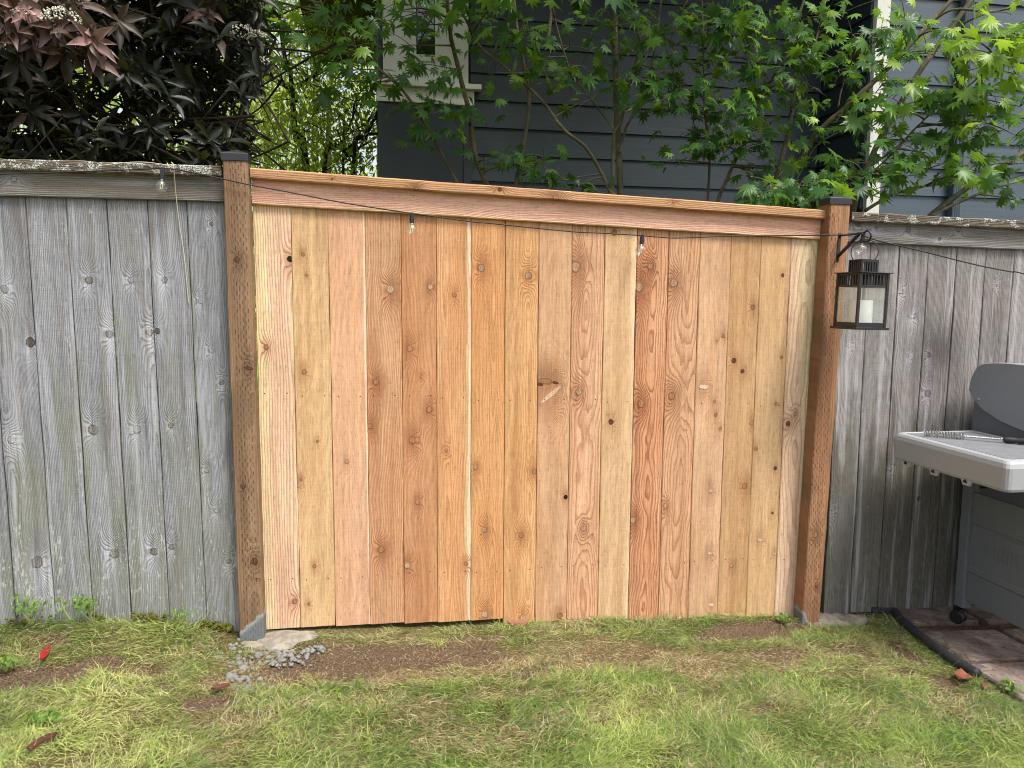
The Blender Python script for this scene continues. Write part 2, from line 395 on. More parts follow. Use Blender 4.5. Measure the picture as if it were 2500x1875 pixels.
nx, ny = len(gx), len(gy)
idx = (np.arange(ny-1)[:, None]*nx+np.arange(nx-1)[None]).ravel()
quads = np.stack([idx, idx+1, idx+nx+1, idx+nx], 1)
dm = dirt_map(fx, fy); zz = gz(fx, fy)-.012*dm
me = big_mesh(np.stack([fx, fy, zz], 1), quads, None, {'dirt': dm, 'dry': dry_map(fx, fy), 'beyond': np.clip((fy-1.5)/2, 0, 1)})
g = G('lawn_soil', .95, .1); x, y, z = g.coord()
n1 = g.noise(g.vec, 160, 4, .65); n2 = g.noise(g.vec, 34, 4, .6); n3 = g.noise(g.vec, 9, 3)
soil = g.mix(g.ss(.35, .7, n1), alb(58, 46, 36), alb(128, 108, 86))
thatch = g.mix(g.ss(.35, .65, n1), alb(66, 54, 36), alb(138, 120, 84))
green = g.mix(g.ss(.35, .65, n1), alb(44, 50, 24), alb(96, 100, 50))
c = g.mix(g.attr('dry'), green, thatch); c = g.mix(g.ss(.3, .6, g.attr('dirt')+(n2-.5)*.5), c, soil)
speck = 1.0-g.ss(.08, .16, g.voro(g.vec, 120)); c = g.mix(speck*g.ss(.45, .6, n3)*.8, c, alb(186, 172, 146))
c = g.mix(g.attr('beyond'), c, g.mix(g.ss(.4, .6, n3), alb(120, 160, 48), alb(160, 190, 80)))
g.base(c); g.bump(n1*.6+n2, .012)
gr = link('ground', me, g.mat, None, True); gr['kind'] = 'structure'

# ================================================================== FENCES
BW = .1405
bots = [.053, .052, .047, .045, .039, .034, .033, .005, -.001, -.009, -.017, -.021, -.028, -.038, -.048, -.054, -.061]
PK = [(708, 632, .011, 1, 3), (650, 847, .010, 1, 0), (727, 1185, .010, 1, 4), (720, 1468, .010, 1, 0), (735, 1170, .006),
      (740, 620, .008), (748, 672, .006), (743, 908, .010), (775, 1077, .006), (768, 1382, .008), (754, 1474, .006),
      (847, 1127, .009, 1.2, 4), (953, 706, .016, 1.1, 2), (918, 932, .013), (930, 1342, .014), (905, 1040, .01),
      (1050, 700, .010, 1, 2), (1000, 850, .013, 1, 0), (1048, 1000, .013, 1, 0), (1008, 1075, .015, 1, 0), (1020, 1225, .010, 1, 4), (995, 1380, .013, 1, 2), (1030, 920, .006),
      (1110, 720, .009, 1, 0), (1138, 1376, .009, 1, 0), (1090, 1100, .007), (1175, 653, .014, 1, 4), (1183, 1293, .012, 1, 4), (1184, 1500, .014, 1, 2), (1160, 1140, .01, 1, 4),
      (1290, 672, .014, 1, 4), (1273, 1307, .012, 1, 0), (1277, 1507, .013, 1, 2), (1305, 1150, .011, 1, 0),
      (1345, 963, .026, 3.4, 6), (1332, 930, .024, 2.5, 0), (1318, 938, .011, 2.4, 1), (1356, 934, .011, 2.4, 1), (1381, 1213, .009, 1, 3), (1367, 1503, .013, 1, 0), (1405, 650, .022, 1, 4), (1413, 957, .014, 1, 4), (1425, 1290, .012, 1, 4),
      (1500, 568, .012, 1, 0), (1492, 1030, .011, 1, 1), (1560, 700, .020, 1, 4), (1565, 985, .016, 1, 0), (1588, 650, .013, 1, 4), (1545, 1270, .014, 1, 4), (1645, 690, .018, 1, 4), (1640, 967, .016, 1, 0), (1625, 1235, .01, 1, 4),
      (1717, 944, .019, 2.6, 2), (1766, 820, .009, 1, 0), (1750, 832, .005), (1744, 980, .007, 1, 0), (1748, 1012, .008), (1758, 1046, .008, 1, 0), (1735, 1198, .012, 2.6, 2), (1733, 1351, .012, 2.6, 2), (1736, 1476, .011, 2.6, 2),
      (1838, 750, .011, 1, 0), (1792, 880, .011, 1, 1), (1813, 906, .009, 1, 1), (1836, 1033, .010, 1, 4), (1818, 1186, .013, 1, 0), (1786, 1381, .010, 1, 4),
      (1911, 672, .008, 1, 1), (1908, 872, .007), (1895, 986, .007), (1846, 1095, .009), (1893, 1143, .008, 1, 1), (1856, 1319, .013, 2.6, 2), (1886, 1252, .006, 1, 1), (1892, 1352, .008, 2.2, 2),
      (1924, 1034, .011, 1, 1), (1942, 1010, .009, 1, 4)]
SP = {  # base, tint, late, ring spacing, pith offset, pith depth, bow, line strength, sapwood
 0: ((224, 186, 150), (230, 196, 156), (172, 112, 78), .010, .075, .02, .02, .62, (-1, .028, .008, (238, 212, 158))),
 1: ((208, 166, 112), (220, 182, 126), (176, 128, 76), .004, -.15, .05, .02, .40, None),
 2: ((222, 172, 132), (216, 164, 120), (192, 136, 94), .0045, -.2, .02, .02, .40, (1, .064, .003, (242, 226, 196))),
 3: ((206, 150, 100), (214, 164, 116), (156, 96, 54), .006, .09, .03, .05, .58, None),
 4: ((202, 146, 96), (196, 136, 82), (156, 98, 56), .005, -.10, .03, .03, .5, None),
 5: ((220, 166, 108), (212, 152, 94), (176, 114, 62), .0058, -.03, .03, .02, .55, (1, .054, .012, (240, 220, 182))),
 6: ((218, 160, 96), (212, 150, 84), (172, 108, 52), .0052, .02, .02, .02, .52, None),
 7: ((216, 160, 96), (222, 170, 108), (172, 108, 52), .0048, .03, .02, .03, .5, None),
 8: ((214, 168, 122), (206, 156, 106), (170, 118, 76), .0042, -.16, .03, .03, .45, None),
 9: ((218, 168, 126), (212, 160, 114), (160, 100, 62), .0065, .0, .018, .03, .62, None),
 10: ((212, 170, 118), (220, 180, 132), (184, 138, 88), .0038, -.18, .02, .02, .42, (1, .056, .016, (236, 206, 160))),
 11: ((214, 158, 112), (206, 144, 96), (146, 82, 44), .0062, .0, .012, .05, .72, None),
 12: ((212, 162, 118), (206, 154, 108), (156, 98, 58), .0065, .02, .014, .05, .62, None),
 13: ((216, 172, 130), (210, 164, 118), (180, 128, 88), .004, -.17, .03, .02, .36, None),
 14: ((208, 164, 110), (202, 156, 98), (172, 120, 72), .0045, .14, .03, .02, .42, None),
 15: ((216, 176, 124), (210, 168, 112), (184, 138, 88), .0038, -.14, .03, .02, .38, None),
 16: ((222, 186, 150), (226, 192, 158), (168, 116, 84), .009, .0, .012, .06, .5, (1, .018, .03, (234, 214, 164)))}
K = .86
panel = tag(empty('cedar_fence_panel', (1.15, 0, 0)), 'new honey coloured cedar fence panel with sloping cap between two brown posts', 'fence')
def child(o, root): o.parent = root; o.matrix_parent_inverse = Matrix.Translation(root.location).inverted(); return o
def tz(x): return 1.80-.037*x
for i in range(17):
    x0, x1 = i*BW, (i+1)*BW
    if i == 16: x1 = 2.405
    w = x1-x0-(.0004 if i in (2, 3) else .0012+random.random()*.0011); cx = (x0+x1)/2; h = tz(cx)-bots[i]
    b, t, la, sp, xc, d0, bow, ls, sap = SP[i]
    kn = []
    for k in PK:
        p = at(k[0], k[1])
        if x0 <= p[0] < x1: kn.append((p[0]-cx, p[2]-bots[i])+tuple(k[2:]))
    ex = {9: dict(damp=.075, ascale=.55, wav=.018, sharp=.8), 11: dict(damp=.085, ascale=.6, wav=.024, sharp=.6), 12: dict(damp=.08, ascale=.55, wav=.018, sharp=.8), 16: dict(damp=.09, ascale=.5, wav=.012, sharp=1.2, slope=.07), 0: dict(wav=.012, sharp=1.0), 6: dict(wav=.014), 7: dict(wav=.014)}.get(i, {})
    m = wood('cedar_board', alb(*b, K), alb(*la, K), alb(*t, K), sp, i+1.3, xc, d0, bow, kn, (sap[0], sap[1], sap[2], alb(*sap[3], K)) if sap else None, ls,
             nails=(.26-bots[i]-.03*i/16, 1.02-bots[i]-.045*i/8), **ex)
    o = link('board', plank(w, .016, h, i, top_slope=-.037), m); o.location = (cx, random.uniform(-.0012, .0012), bots[i]); child(o, panel)
    o['label'] = 'cedar board'
    del o['label']
# back rails behind the boards
M_rail = wood('rail_cedar', alb(190, 140, 90, K), alb(150, 100, 60, K), None, .006, 40, .05, .04, .02, (), None, .5, axis='x')
for z in (.27, 1.0, 1.66):
    o = link('back_rail', plank(.089, .038, 2.345, int(z*9), axis='x'), M_rail); o.location = (.003, .0185, z-.01); o.rotation_euler = (0, R0(2.1), 0); child(o, panel)
ang = math.atan(.039)
M_caprail = wood('cap_rail_wood', alb(196, 148, 96, K), alb(146, 96, 54, K), alb(206, 156, 110, K), .0065, 21, .05, .03, .02,
                 [(.006, .95, .008, 1, 1), (.0, .30, .004, 1, 1), (-.012, .62, .008), (.008, 1.68, .006), (-.01, 1.18, .012)], None, .6, axis='x', wav=.006)
o = link('cap_rail', plank(.038, .14, 2.382, 61, .004, 30, .0005, axis='x'), M_caprail); o.location = (.002, -.052, 1.862); o.rotation_euler = (0, ang, 0); child(o, panel)
M_trim = wood('trim_board_wood', alb(238, 184, 156, K), alb(206, 144, 112, K), alb(232, 178, 148, K), .006, 33, .03, .03, .05, [], (-1, .042, .006, alb(236, 200, 150, K)), .26, axis='x', bumpd=.002, wav=.016, nails=())
o = link('trim_board', plank(.098, .018, 2.378, 62, .003, 30, .0005, axis='x'), M_trim); o.location = (.003, -.0195, 1.801); o.rotation_euler = (0, ang*.93, 0); child(o, panel)

def post(name, tl, tr, bl, br, zt, zb, Y, mat, capmat, dep=.0785):
    """a square sawn post, given its front edges top and bottom"""
    xb = (bl+br)/2; mb = MB(); n = 24; ch = .004
    for i in range(n+1):
        f = i/n; L, Rr = bl+(tl-bl)*f-xb, br+(tr-br)*f-xb; z = (zt-zb)*f; j = random.gauss(0, .0006)
        mb.v += [(L+ch+j, 0, z), (Rr-ch+j, 0, z), (Rr+j, ch, z), (Rr+j, dep-ch, z), (Rr-ch+j, dep, z), (L+ch+j, dep, z), (L+j, dep-ch, z), (L+j, ch, z)]
    mb.f += [(i*8+j, i*8+(j+1) % 8, (i+1)*8+(j+1) % 8, (i+1)*8+j) for i in range(n) for j in range(8)]+[tuple(range(7, -1, -1)), tuple(n*8+j for j in range(8))]
    o = mb.build(name, mat); o.location = (xb, Y, zb)
    xt = (tl+tr)/2-xb; hw = (tr-tl)/2+.004; zc = zt-zb
    c = MB(); y0, y1 = -.004, dep+.004
    vs = []
    for (z, s) in ((-.022, 1.0), (.004, 1.0), (.007, .95), (.024, .02)):
        for (ux, uy) in ((-1, -1), (1, -1), (1, 1), (-1, 1)): vs.append((xt+ux*hw*s, dep/2+uy*(dep/2+.004)*s, zc+z))
    c.add(vs, [(k*4+j, k*4+(j+1) % 4, (k+1)*4+(j+1) % 4, (k+1)*4+j) for k in range(3) for j in range(4)]+[(12, 13, 14, 15), (3, 2, 1, 0)])
    cp = c.build('post_cap', capmat, o); bevel(cp, .0025, 2, 20)
    return o
YP = -.082
def X(px, py, Y=YP): return at(px, py, Y)[0]
M_pl = wood('treated_post_wood', alb(152, 120, 86, K), alb(106, 80, 56, K), alb(136, 104, 74, K), .007, 51, .02, .04, .03,
            [(.018, 1.33-.12, .012, 2.3, 1), (-.01, 1.62, .01, 1, 1), (.02, .45, .012, 1, 1), (-.015, .75, .008, 1, 1)], None, .45, incise=(-.03, .034), cement=(.205, .75), rough=.8)
M_pr = wood('treated_post_wood', alb(172, 124, 84, K), alb(120, 80, 52, K), alb(156, 108, 70, K), .007, 57, .02, .04, .03,
            [(.0, .52, .012, 1, 0), (.02, .28, .006, 1, 1)], None, .4, incise=(-.04, .04), cement=(.10, -1.9), rough=.8)
o = post('post', X(542, 376), X(603, 378), X(584, 1500)-.002, X(643, 1500), at(570, 377, YP)[2], -.08, YP, M_pl, M_cap); child(o, panel); o['label'] = 'weathered brown post with grey cement on its foot'
o = post('post', X(2028, 484), X(2078, 486), X(1960, 1466), X(2002, 1466)+.002, at(2050, 486, YP)[2], -.16, YP, M_pr, M_cap); child(o, panel); o['label'] = 'orange brown post with incised front'

# old fences
KO = .85
def old_fence(name, label, edges, topz, botz, shift, capz, trimz, seed0, base_t, knots, wear_shade, smoke=None, algae_shade=None):
    root = tag(empty(name, ((edges[0]+edges[-1])/2, 0, 0)), label, 'fence')
    for i in range(len(edges)-1):
        x0, x1 = edges[i], edges[i+1]; cx = (x0+x1)/2; zb = botz(cx); h = topz(cx)+.03-zb; sd = seed0+i*1.7
        kn = []
        for k in knots:
            p = at(k[0], k[1])
            xm = p[0]-shift*(1.7-p[2])/1.5
            if x0 <= xm < x1: kn.append((xm-cx, p[2]-zb)+tuple(k[2:]))
        r = random.Random(seed0*7+i)
        j = r.uniform(-13, 10); b = tuple(v+j for v in base_t)
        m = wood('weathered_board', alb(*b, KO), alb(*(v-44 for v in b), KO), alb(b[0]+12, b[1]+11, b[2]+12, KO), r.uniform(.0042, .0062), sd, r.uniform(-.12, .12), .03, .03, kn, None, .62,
                 weather=True, wear_shade=wear_shade, fib=.44, streak=.6, algae_shade=algae_shade, fleck=.12 if algae_shade else .55, bumpd=.0022, rough=.9, moss=0 if algae_shade else .03, smoke=(smoke[0]-cx, smoke[1]-zb) if smoke and abs(smoke[0]-cx) < .3 else None)
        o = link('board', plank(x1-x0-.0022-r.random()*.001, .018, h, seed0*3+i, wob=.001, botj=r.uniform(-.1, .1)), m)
        o.location = (cx+shift, r.uniform(-.002, .002), zb); o.rotation_euler = (0, -math.atan(shift/1.5), 0) if shift else (0, 0, 0)
        child(o, root)
    xa, xb, s = capz[0], capz[1], capz[3]
    m = wood('weathered_cap', alb(112, 100, 86, KO), alb(70, 60, 50, KO), alb(132, 122, 108, KO), .005, seed0+30, .03, .03, .02, [], None, .5, axis='x', lichen=capz[4], rough=.95, bumpd=.003)
    o = link('cap_rail', plank(.039, .14, xb-xa, seed0+5, .004, 40, .0014, axis='x'), m); o.location = (xa, -.052, capz[2]); o.rotation_euler = (0, math.atan(s), 0); child(o, root)
    m = wood('weathered_trim', alb(136, 134, 128, KO), alb(92, 90, 86, KO), alb(148, 142, 134, KO), .006, seed0+41, .05, .03, .03, capz[5], None, .55, axis='x', rough=.9, bumpd=.002, fib=.4, weather=True, wear_shade=(-9, .25), fleck=.1)
    o = link('trim_board', plank(.1, .018, xb-xa, seed0+6, .003, 30, .0007, axis='x'), m); o.location = (xa, -.0195, trimz+.05); o.rotation_euler = (0, math.atan(s), 0); child(o, root)
    for z in (.30, 1.0, 1.62):
        o = link('back_rail', plank(.089, .038, xb-xa, seed0+8, axis='x'), m); o.location = (xa, .0185, z-.06); child(o, root)
    return root
LK = [(12, 705, .014, 1, 0), (75, 835, .016, 1, 1), (219, 683, .013, 1, 0), (269, 815, .014, 1, 1), (321, 684, .012, 1, 2), (366, 812, .013, 1, 0), (386, 807, .011, 1, 1), (403, 682, .012, 1, 0), (517, 546, .008, 1, 0),
      (490, 735, .009, 1, 2), (517, 856, .009, 1, 2), (543, 934, .009, 1, 0), (30, 1072, .015, 1, 2), (230, 1048, .018, 1, 0), (336, 1048, .015, 1, 2), (419, 1038, .011, 1, 0), (92, 1372, .022, 1, 0), (280, 1350, .018, 1, 0),
      (377, 1346, .014, 1, 0), (420, 1335, .011, 1, 0), (505, 1147, .010, 1, 2), (530, 1246, .010, 1, 2), (560, 1370, .010, 1, 0)]
old_fence('weathered_fence', 'grey weathered board fence with lichen crusted cap left of the new cedar panel',
          [-2.52, -2.375, -2.23, -2.085, -1.94, -1.795, -1.65, -1.50, -1.353, -1.21, -1.07, -.932, -.794, -.657, -.518, -.377, -.237, -.098], lambda x: 1.80, lambda x: .02, .0145, (-2.52, -.1005, 1.865, 0.0, .045, [(.01, 1.70, .010, 1, 2)]), 1.757, 3, (155, 156, 159), LK, (.8, .16))
RK = [(2196, 712, .014, 2.4, 2), (2225, 772, .014, 2.2, 2), (2268, 866, .012, 1, 0), (2435, 696, .007, 1, 0), (2218, 868, .010, 2.4, 2), (2104, 1000, .010, 1, 2), (2243, 1217, .011, 1, 3), (2170, 1145, .012, 2.6, 2), (2265, 960, .016, 1, 0), (2190, 1370, .01, 2.4, 2), (2074, 845, .009, 1, 2), (2030, 1240, .012, 1, 2)]
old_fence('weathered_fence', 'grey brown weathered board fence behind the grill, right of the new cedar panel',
          [2.497, 2.632, 2.777, 2.924, 3.069, 3.22, 3.371, 3.515, 3.66, 3.80, 3.945, 4.09, 4.235, 4.38, 4.525, 4.67, 4.815, 4.96], lambda x: 1.70-.019*(x-2.5), lambda x: -.055, 0.0, (2.499, 4.96, 1.765, .019, -.005, [(.03, .05, .014, 1, 0), (.015, .14, .008, 1, 0), (.015, .30, .013, 1, 0), (-.02, .46, .008, 1, 1), (.03, .55, .014, 1, 0)]), 1.658, 11, (150, 145, 141), RK, (.86, .75), smoke=(3.02, 1.18), algae_shade=alb(58, 60, 42))  # colour low on these boards also paints shade from grill and plants
#__PART2__
# ================================================================== HOUSE
def siding(name, x0, x1, y, z0, z1, exp, zref, mat, parent, yaw=None):
    """lap siding: real overlapping courses"""
    mb = MB(); k0 = math.floor((z0-zref)/exp); k1 = math.ceil((z1-zref)/exp)
    for k in range(k0, k1):
        za = zref+k*exp; zb = za+exp+.012; j = random.uniform(-.0015, .0015)
        mb.add([(x0, y-.016+j, za), (x1, y-.016+j, za), (x1, y-.001, zb), (x0, y-.001, zb), (x0, y+.004, za), (x1, y+.004, za), (x1, y+.012, zb), (x0, y+.012, zb)],
               [(0, 1, 2, 3), (5, 4, 7, 6), (4, 5, 1, 0), (3, 2, 6, 7), (0, 3, 7, 4), (1, 5, 6, 2)])
    return mb.build(name, mat, parent)
g = G('slate_blue_siding', .5, .4); x, y, z = g.coord()
n = g.noise(g.xyz(x*2.0, y, z*46.0), 1, 4, .6); n2 = g.noise(g.vec, 2.2, 3)
g.base(g.mul(alb(42, 53, 59), .74+n*.24+n2*.28)); g.bump(n, .0012); M_sid = g.mat
g = G('skylit_blue_siding', .42, .5); x, y, z = g.coord()
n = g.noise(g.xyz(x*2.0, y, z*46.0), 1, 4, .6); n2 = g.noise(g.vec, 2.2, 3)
g.base(g.mul(alb(60, 73, 83), .74+n*.24+n2*.28)); g.bump(n, .0012); M_sid_lit = g.mat  # same paint as the slate siding, lightened to paint in the skylight
M_panel = plain('slate_blue_panel', alb(40, 50, 55), .5, .4, 0, 5, .12)
M_white = plain('white_trim_paint', alb(206, 206, 198), .5, .4, 0, 12, .10)
g = G('window_glass', .02, .8); g.base(alb(30, 34, 34)); M_win = g.mat
M_shade_roof = plain('shade_roof_shingle', alb(60, 58, 58), .9)
house = tag(empty('house', (2.2, 2.1, 0)), 'slate blue house with lap siding and white trim behind the maples', 'house')
hz = 2.347
siding('siding', 1.092, 3.585, 2.05, -.3, 5.2, .1725, hz, M_sid, None)
for nm in ('siding',): child(bpy.data.objects[nm], house)
o = siding('siding', 3.662, 8.5, 1.50, -.3, 5.2, .1765, 2.27, M_sid_lit, None); child(o, house); o['label'] = 'siding coloured lighter for open skylight, on the part that steps forward'
# return wall between the two fronts: siding turned a quarter
o = siding('return_wall', -.52, .0, 0, -.3, 5.2, .1725, hz, M_sid, None); o.rotation_euler = (0, 0, R0(-90)); o.location = (3.60, 1.51, 0); child(o, house)
mb = MB().box(.5, 3.6, 2.075, 4.5, -.3, 5.2).box(3.62, 8.5, 1.53, 4.5, -.3, 5.2); o = mb.build('wall', M_panel); child(o, house)
# flat panelled bay below the window
o = MB().box(.500, 1.088, 2.015, 2.06, -.3, 2.642).build('wall_panel', M_panel); child(o, house)
for a0, a1 in ((.494, .535), (1.045, 1.094)):
    o = MB().box(a0, a1, 2.006, 2.0145, -.3, 2.642).build('panel_batten', M_panel); bevel(o, .002); child(o, house)
o = MB().box(.486, 1.112, 1.998, 2.08, 2.645, 2.738).build('window_apron', M_white); bevel(o, .003); child(o, house)
o = MB().box(.452, 1.155, 1.962, 2.08, 2.739, 2.772).build('window_sill', M_white); bevel(o, .004); child(o, house)
wf = MB().box(.531, .731, 2.01, 2.07, 2.774, 5.0).box(.868, 1.075, 2.01, 2.07, 2.774, 5.0).box(.731, .868, 2.01, 2.07, 2.774, 2.935)
wf.box(.700, .7405, 1.999, 2.009, 2.925, 5.0).box(.8585, .893, 1.999, 2.009, 2.925, 5.0).box(.7405, .8585, 1.999, 2.009, 2.905, 2.945)
o = wf.build('window_frame', M_white); bevel(o, .002); child(o, house)
o = MB().box(.731, .868, 2.035, 2.05, 2.936, 5.0).build('window_pane', M_win); child(o, house)
# corner board, downspouts, eaves added for shade
xa, xb = at(2126, 285, 1.48)[0], at(2158, 285, 1.48)[0]
o = MB().box(xa, xb, 1.474, 1.484, -.3, 5.2).box(xa, xa+.010, 1.4845, 1.60, -.3, 5.2).build('corner_board', M_white); bevel(o, .002); child(o, house)
g = G('downspout_paint', .45, .4); x, y, z = g.coord(); g.base(g.mul(alb(78, 90, 100), .85+g.noise(g.vec, 8, 3)*.3)); M_ds = g.mat
def downspout(xc, yb, w):
    mb = MB(); n = 9; prof = []
    for i in range(n):
        u = -w/2+w*i/(n-1); prof.append((u, yb-.05-(.006 if i % 2 else 0)))
    prof += [(w/2, yb), (-w/2, yb)]
    k = len(prof); vs = [(xc+u, v, z) for z in (-.2, 5.2) for u, v in prof]
    fs = [(j, (j+1) % k, k+(j+1) % k, k+j) for j in range(k)]
    return child(mb.add(vs, fs).build('downspout', M_ds), house)
downspout(at(2346, 316, 1.44)[0], 1.482, .062); downspout(at(2022, 300, 2.0)[0], 2.03, .06)
o = MB().box(-.1, 3.60, 1.38, 5.0, 3.72, 3.86).box(3.621, 9, 1.2, 5.0, 5.2, 5.38).build('shade_roof', M_shade_roof); child(o, house)  # unseen slabs; the low eave is added to darken the siding

# ================================================================== TREES
g = G('maple_bark', .85, .2); x, y, z = g.coord()
n = g.noise(g.xyz(x*40.0, y*40.0, z*7.0), 1, 4); n2 = g.noise(g.vec, 9, 3)
c = g.mix(g.ss(.35, .65, n2), alb(82, 80, 62), alb(112, 104, 84)); c = g.mul(c, .7+n*.6)
sp = 1.0-g.ss(.12, .2, g.voro(g.xyz(x*70.0, y*70.0, z*45.0), 1)); c = g.mix(sp*g.ss(.45, .6, n2)*.8, c, alb(186, 186, 168))
mo = g.ss(.56, .7, g.noise(g.vec, 16, 3)); c = g.mix(mo*.6, c, alb(84, 92, 44)); g.base(c); g.bump(n, .003); M_bark = g.mat
M_twig = plain('dark_twig', alb(74, 62, 50), .8, .2)
M_dbark = plain('dark_bark', alb(62, 54, 46), .9, .15, 0, 40, .35, .002)
def leaf_mat(name, cols, trans=.42, rough=.42, spec=.4, tcol=None, back=None):
    g = G(name, rough, spec); t = g.attr('tone')
    nd = g.n('ShaderNodeValToRGB'); r = nd.color_ramp
    while len(r.elements) < len(cols): r.elements.new(.5)
    for i, cc in enumerate(cols): r.elements[i].position = i/(len(cols)-1); r.elements[i].color = cc
    g.nt.links.new(t.o, nd.inputs[0]); c = V(g, nd.outputs[0])
    if back is not None:
        ge = g.n('ShaderNodeNewGeometry'); c = g.mix(V(g, ge.outputs['Backfacing'])*.8, c, back)
    g.base(c)
    tr = g.n('ShaderNodeBsdfTranslucent'); tc = g.mix(.55, c, tcol or alb(150, 190, 40)); g.nt.links.new(tc.o, tr.inputs[0])
    mx = g.n('ShaderNodeMixShader'); mx.inputs[0].default_value = trans
    g.nt.links.new(g.p.outputs[0], mx.inputs[1]); g.nt.links.new(tr.outputs[0], mx.inputs[2]); g.nt.links.new(mx.outputs[0], g.out.inputs[0]); return g.mat
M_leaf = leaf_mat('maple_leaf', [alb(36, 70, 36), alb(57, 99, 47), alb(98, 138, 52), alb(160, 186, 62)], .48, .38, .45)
def maple_template():
    lobes = [(-140, .50), (-98, .70), (-64, .86), (-31, .97), (0, 1.03), (31, .97), (64, .86), (98, .70), (140, .50)]
    pts = [(0, -.02)]
    for i, (a, r) in enumerate(lobes):
        def P(aa, rr): return (rr*math.sin(R0(aa)), rr*math.cos(R0(aa)))
        if i: pts.append(P((a+lobes[i-1][0])/2, .53*(r+lobes[i-1][1])/2))
        pts += [P(a-9.5, r*.72), P(a-4.5, r*.79), P(a, r*1.03), P(a+4.5, r*.79), P(a+9.5, r*.72)]
    v = [(0, .12, .0)]+[(x, y, -.20*(x*x+y*y)-.05*abs(x)+.045*math.cos(11*math.atan2(x, y+.001))*math.hypot(x, y)) for x, y in pts]
    n = len(pts); f = [(0, i+1, (i+1) % n+1) for i in range(n)]
    return v, f
MT_V, MT_F = maple_template()
def bent(k, fold, skew): return [(x, y, z-k*max(0, y)**2-fold*abs(x)+skew*x*y) for x, y, z in MT_V]
MT_S = [MT_V, bent(.35, .18, .1), bent(.10, .40, -.25), bent(.55, -.05, .2)]
def maple_leaves(centers, n_each, spread, size, tone0, leaf_k=1.5):
    tone0 = [t if t > .74 else .38+(t-.38)*.6 for t in tone0]  # tones darken shaded low sprays and brighten the sunlit upper right: painted light
    """sprays of palmate leaves around twig ends: layered, drooping tips"""
    P, T, N, S, Tn = [], [], [], [], []
    for (c, n, sp_, sz, tn) in zip(centers, n_each, spread, size, tone0):
        for _ in range(int(n*leaf_k)):
            o = rng.normal(0, 1, 3)*np.array([sp_*1.25, sp_*.95, sp_*.38]); d = rng.normal(0, 1, 3)*.55+o/(np.linalg.norm(o)+.02)*.6; d[2] = -abs(rng.normal(.42, .35)); d[1] -= .35
            nn = np.array([rng.normal(0, .55), -rng.normal(.35, .45), rng.uniform(.35, 1.1)])
            P.append(c+o); T.append(d); N.append(nn); S.append(sz*rng.uniform(.5, 1.3)); Tn.append(np.clip(tn+rng.normal(0, .2), 0, 1))
    P, T, N, S, Tn = map(np.array, (P, T, N, S, Tn)); vs, fs, ts, k0 = [], [], [], 0
    which = rng.integers(0, 4, len(P))
    for w_ in range(4):
        m_ = which == w_
        if not m_.any(): continue
        v, f, t = scatter(MT_S[w_], MT_F, P[m_], frames(T[m_], N[m_]), S[m_], Tn[m_]); vs.append(v); fs.append(f+k0); ts.append(t); k0 += len(v)
    return np.concatenate(vs), np.concatenate(fs), np.concatenate(ts)
def twig_to(mb, a, b, r0=.005, r1=.0018):
    ln = float(np.linalg.norm(b-a)); m = (a+b)/2+np.array([random.uniform(-.08, .08), random.uniform(-.08, .08), random.uniform(-.02, .12)])*ln
    mb.tube(spline([a, m, b], 4), list(np.linspace(r0, r1, 9)), 5, False)
def maple(label, stems, clusters, group='vine maples between the fence and the house'):
    """stems: list of (Y, [(px,py)...], r0, r1[, Y at end]);  clusters: (px,py,Y,n,spread,size,tone)"""
    base = at(*stems[0][1][0], stems[0][0]); root = tag(empty('maple_tree', (base[0], base[1], -.1)), label, 'tree', group)
    mb = MB(); nodes = []; first = True
    for st in stems:
        Y0, pp, r0, r1 = st[:4]; r0 *= .86; r1 *= .86; Y1 = st[4] if len(st) > 4 else Y0
        pts = [at(px, py, Y0+(Y1-Y0)*i/(max(1, len(pp)-1))) for i, (px, py) in enumerate(pp)]
        if first or (len(st) > 5 and st[5]):
            dv = pts[0]-pts[1]; dv = dv/abs(dv[2]); zb = pts[0][2]
            pts = [np.array([pts[0][0]+dv[0]*.7*zb*.5, pts[0][1], -.12]), pts[0]+np.array([dv[0]*.5, 0, -1.])*zb*.5, pts[0]+np.array([dv[0]*.9, 0, -1.])*.12]+pts; r0 *= 1.1
        first = False
        q = spline(pts, 6); q = q+np.cumsum(rng.normal(0, .0016, q.shape), 0)*.6
        mb.tube(q, list(np.linspace(r0, r1, len(q))*(1+.06*np.sin(np.arange(len(q))*1.7))), 9)
        nodes += [(p, r0+(r1-r0)*i/len(q)) for i, p in enumerate(q)]
    tw = mb; NP = np.array([n[0] for n in nodes]); cs, ns, ss_, zs, ts = [], [], [], [], []
    for (px, py, Y, n, sp_, sz, tn) in clusters:
        c = at(px, py, Y); d = np.linalg.norm((NP-c)*np.array([1, .7, 1.3])+np.array([0, 0, .0]), axis=1); k = int(np.argmin(d+np.where(NP[:, 2] > c[2]+.05, .25, 0)))
        twig_to(tw, NP[k], c, .006, .002)
        for _ in range(3): twig_to(tw, c, c+rng.normal(0, 1, 3)*np.array([sp_, sp_, sp_*.4]), .0025, .0012)
        cs.append(c); ns.append(n); ss_.append(sp_); zs.append(sz); ts.append(tn)
    child(tw.build('trunk', M_bark, None, True), root)
    if cs:
        v, f, t = maple_leaves(cs, ns, ss_, zs, ts)
        child(link('crown', big_mesh(v, f, t), M_leaf), root)
    return root
def grid_clusters(x0, x1, y0, y1, Y0, Y1, k, n=7, sp_=.10, sz=.085, tn=.35):
    return [(random.uniform(x0, x1), random.uniform(y0, y1), random.uniform(Y0, Y1), n, sp_, sz, tn+random.uniform(-.1, .1)) for _ in range(k)]
L = .057
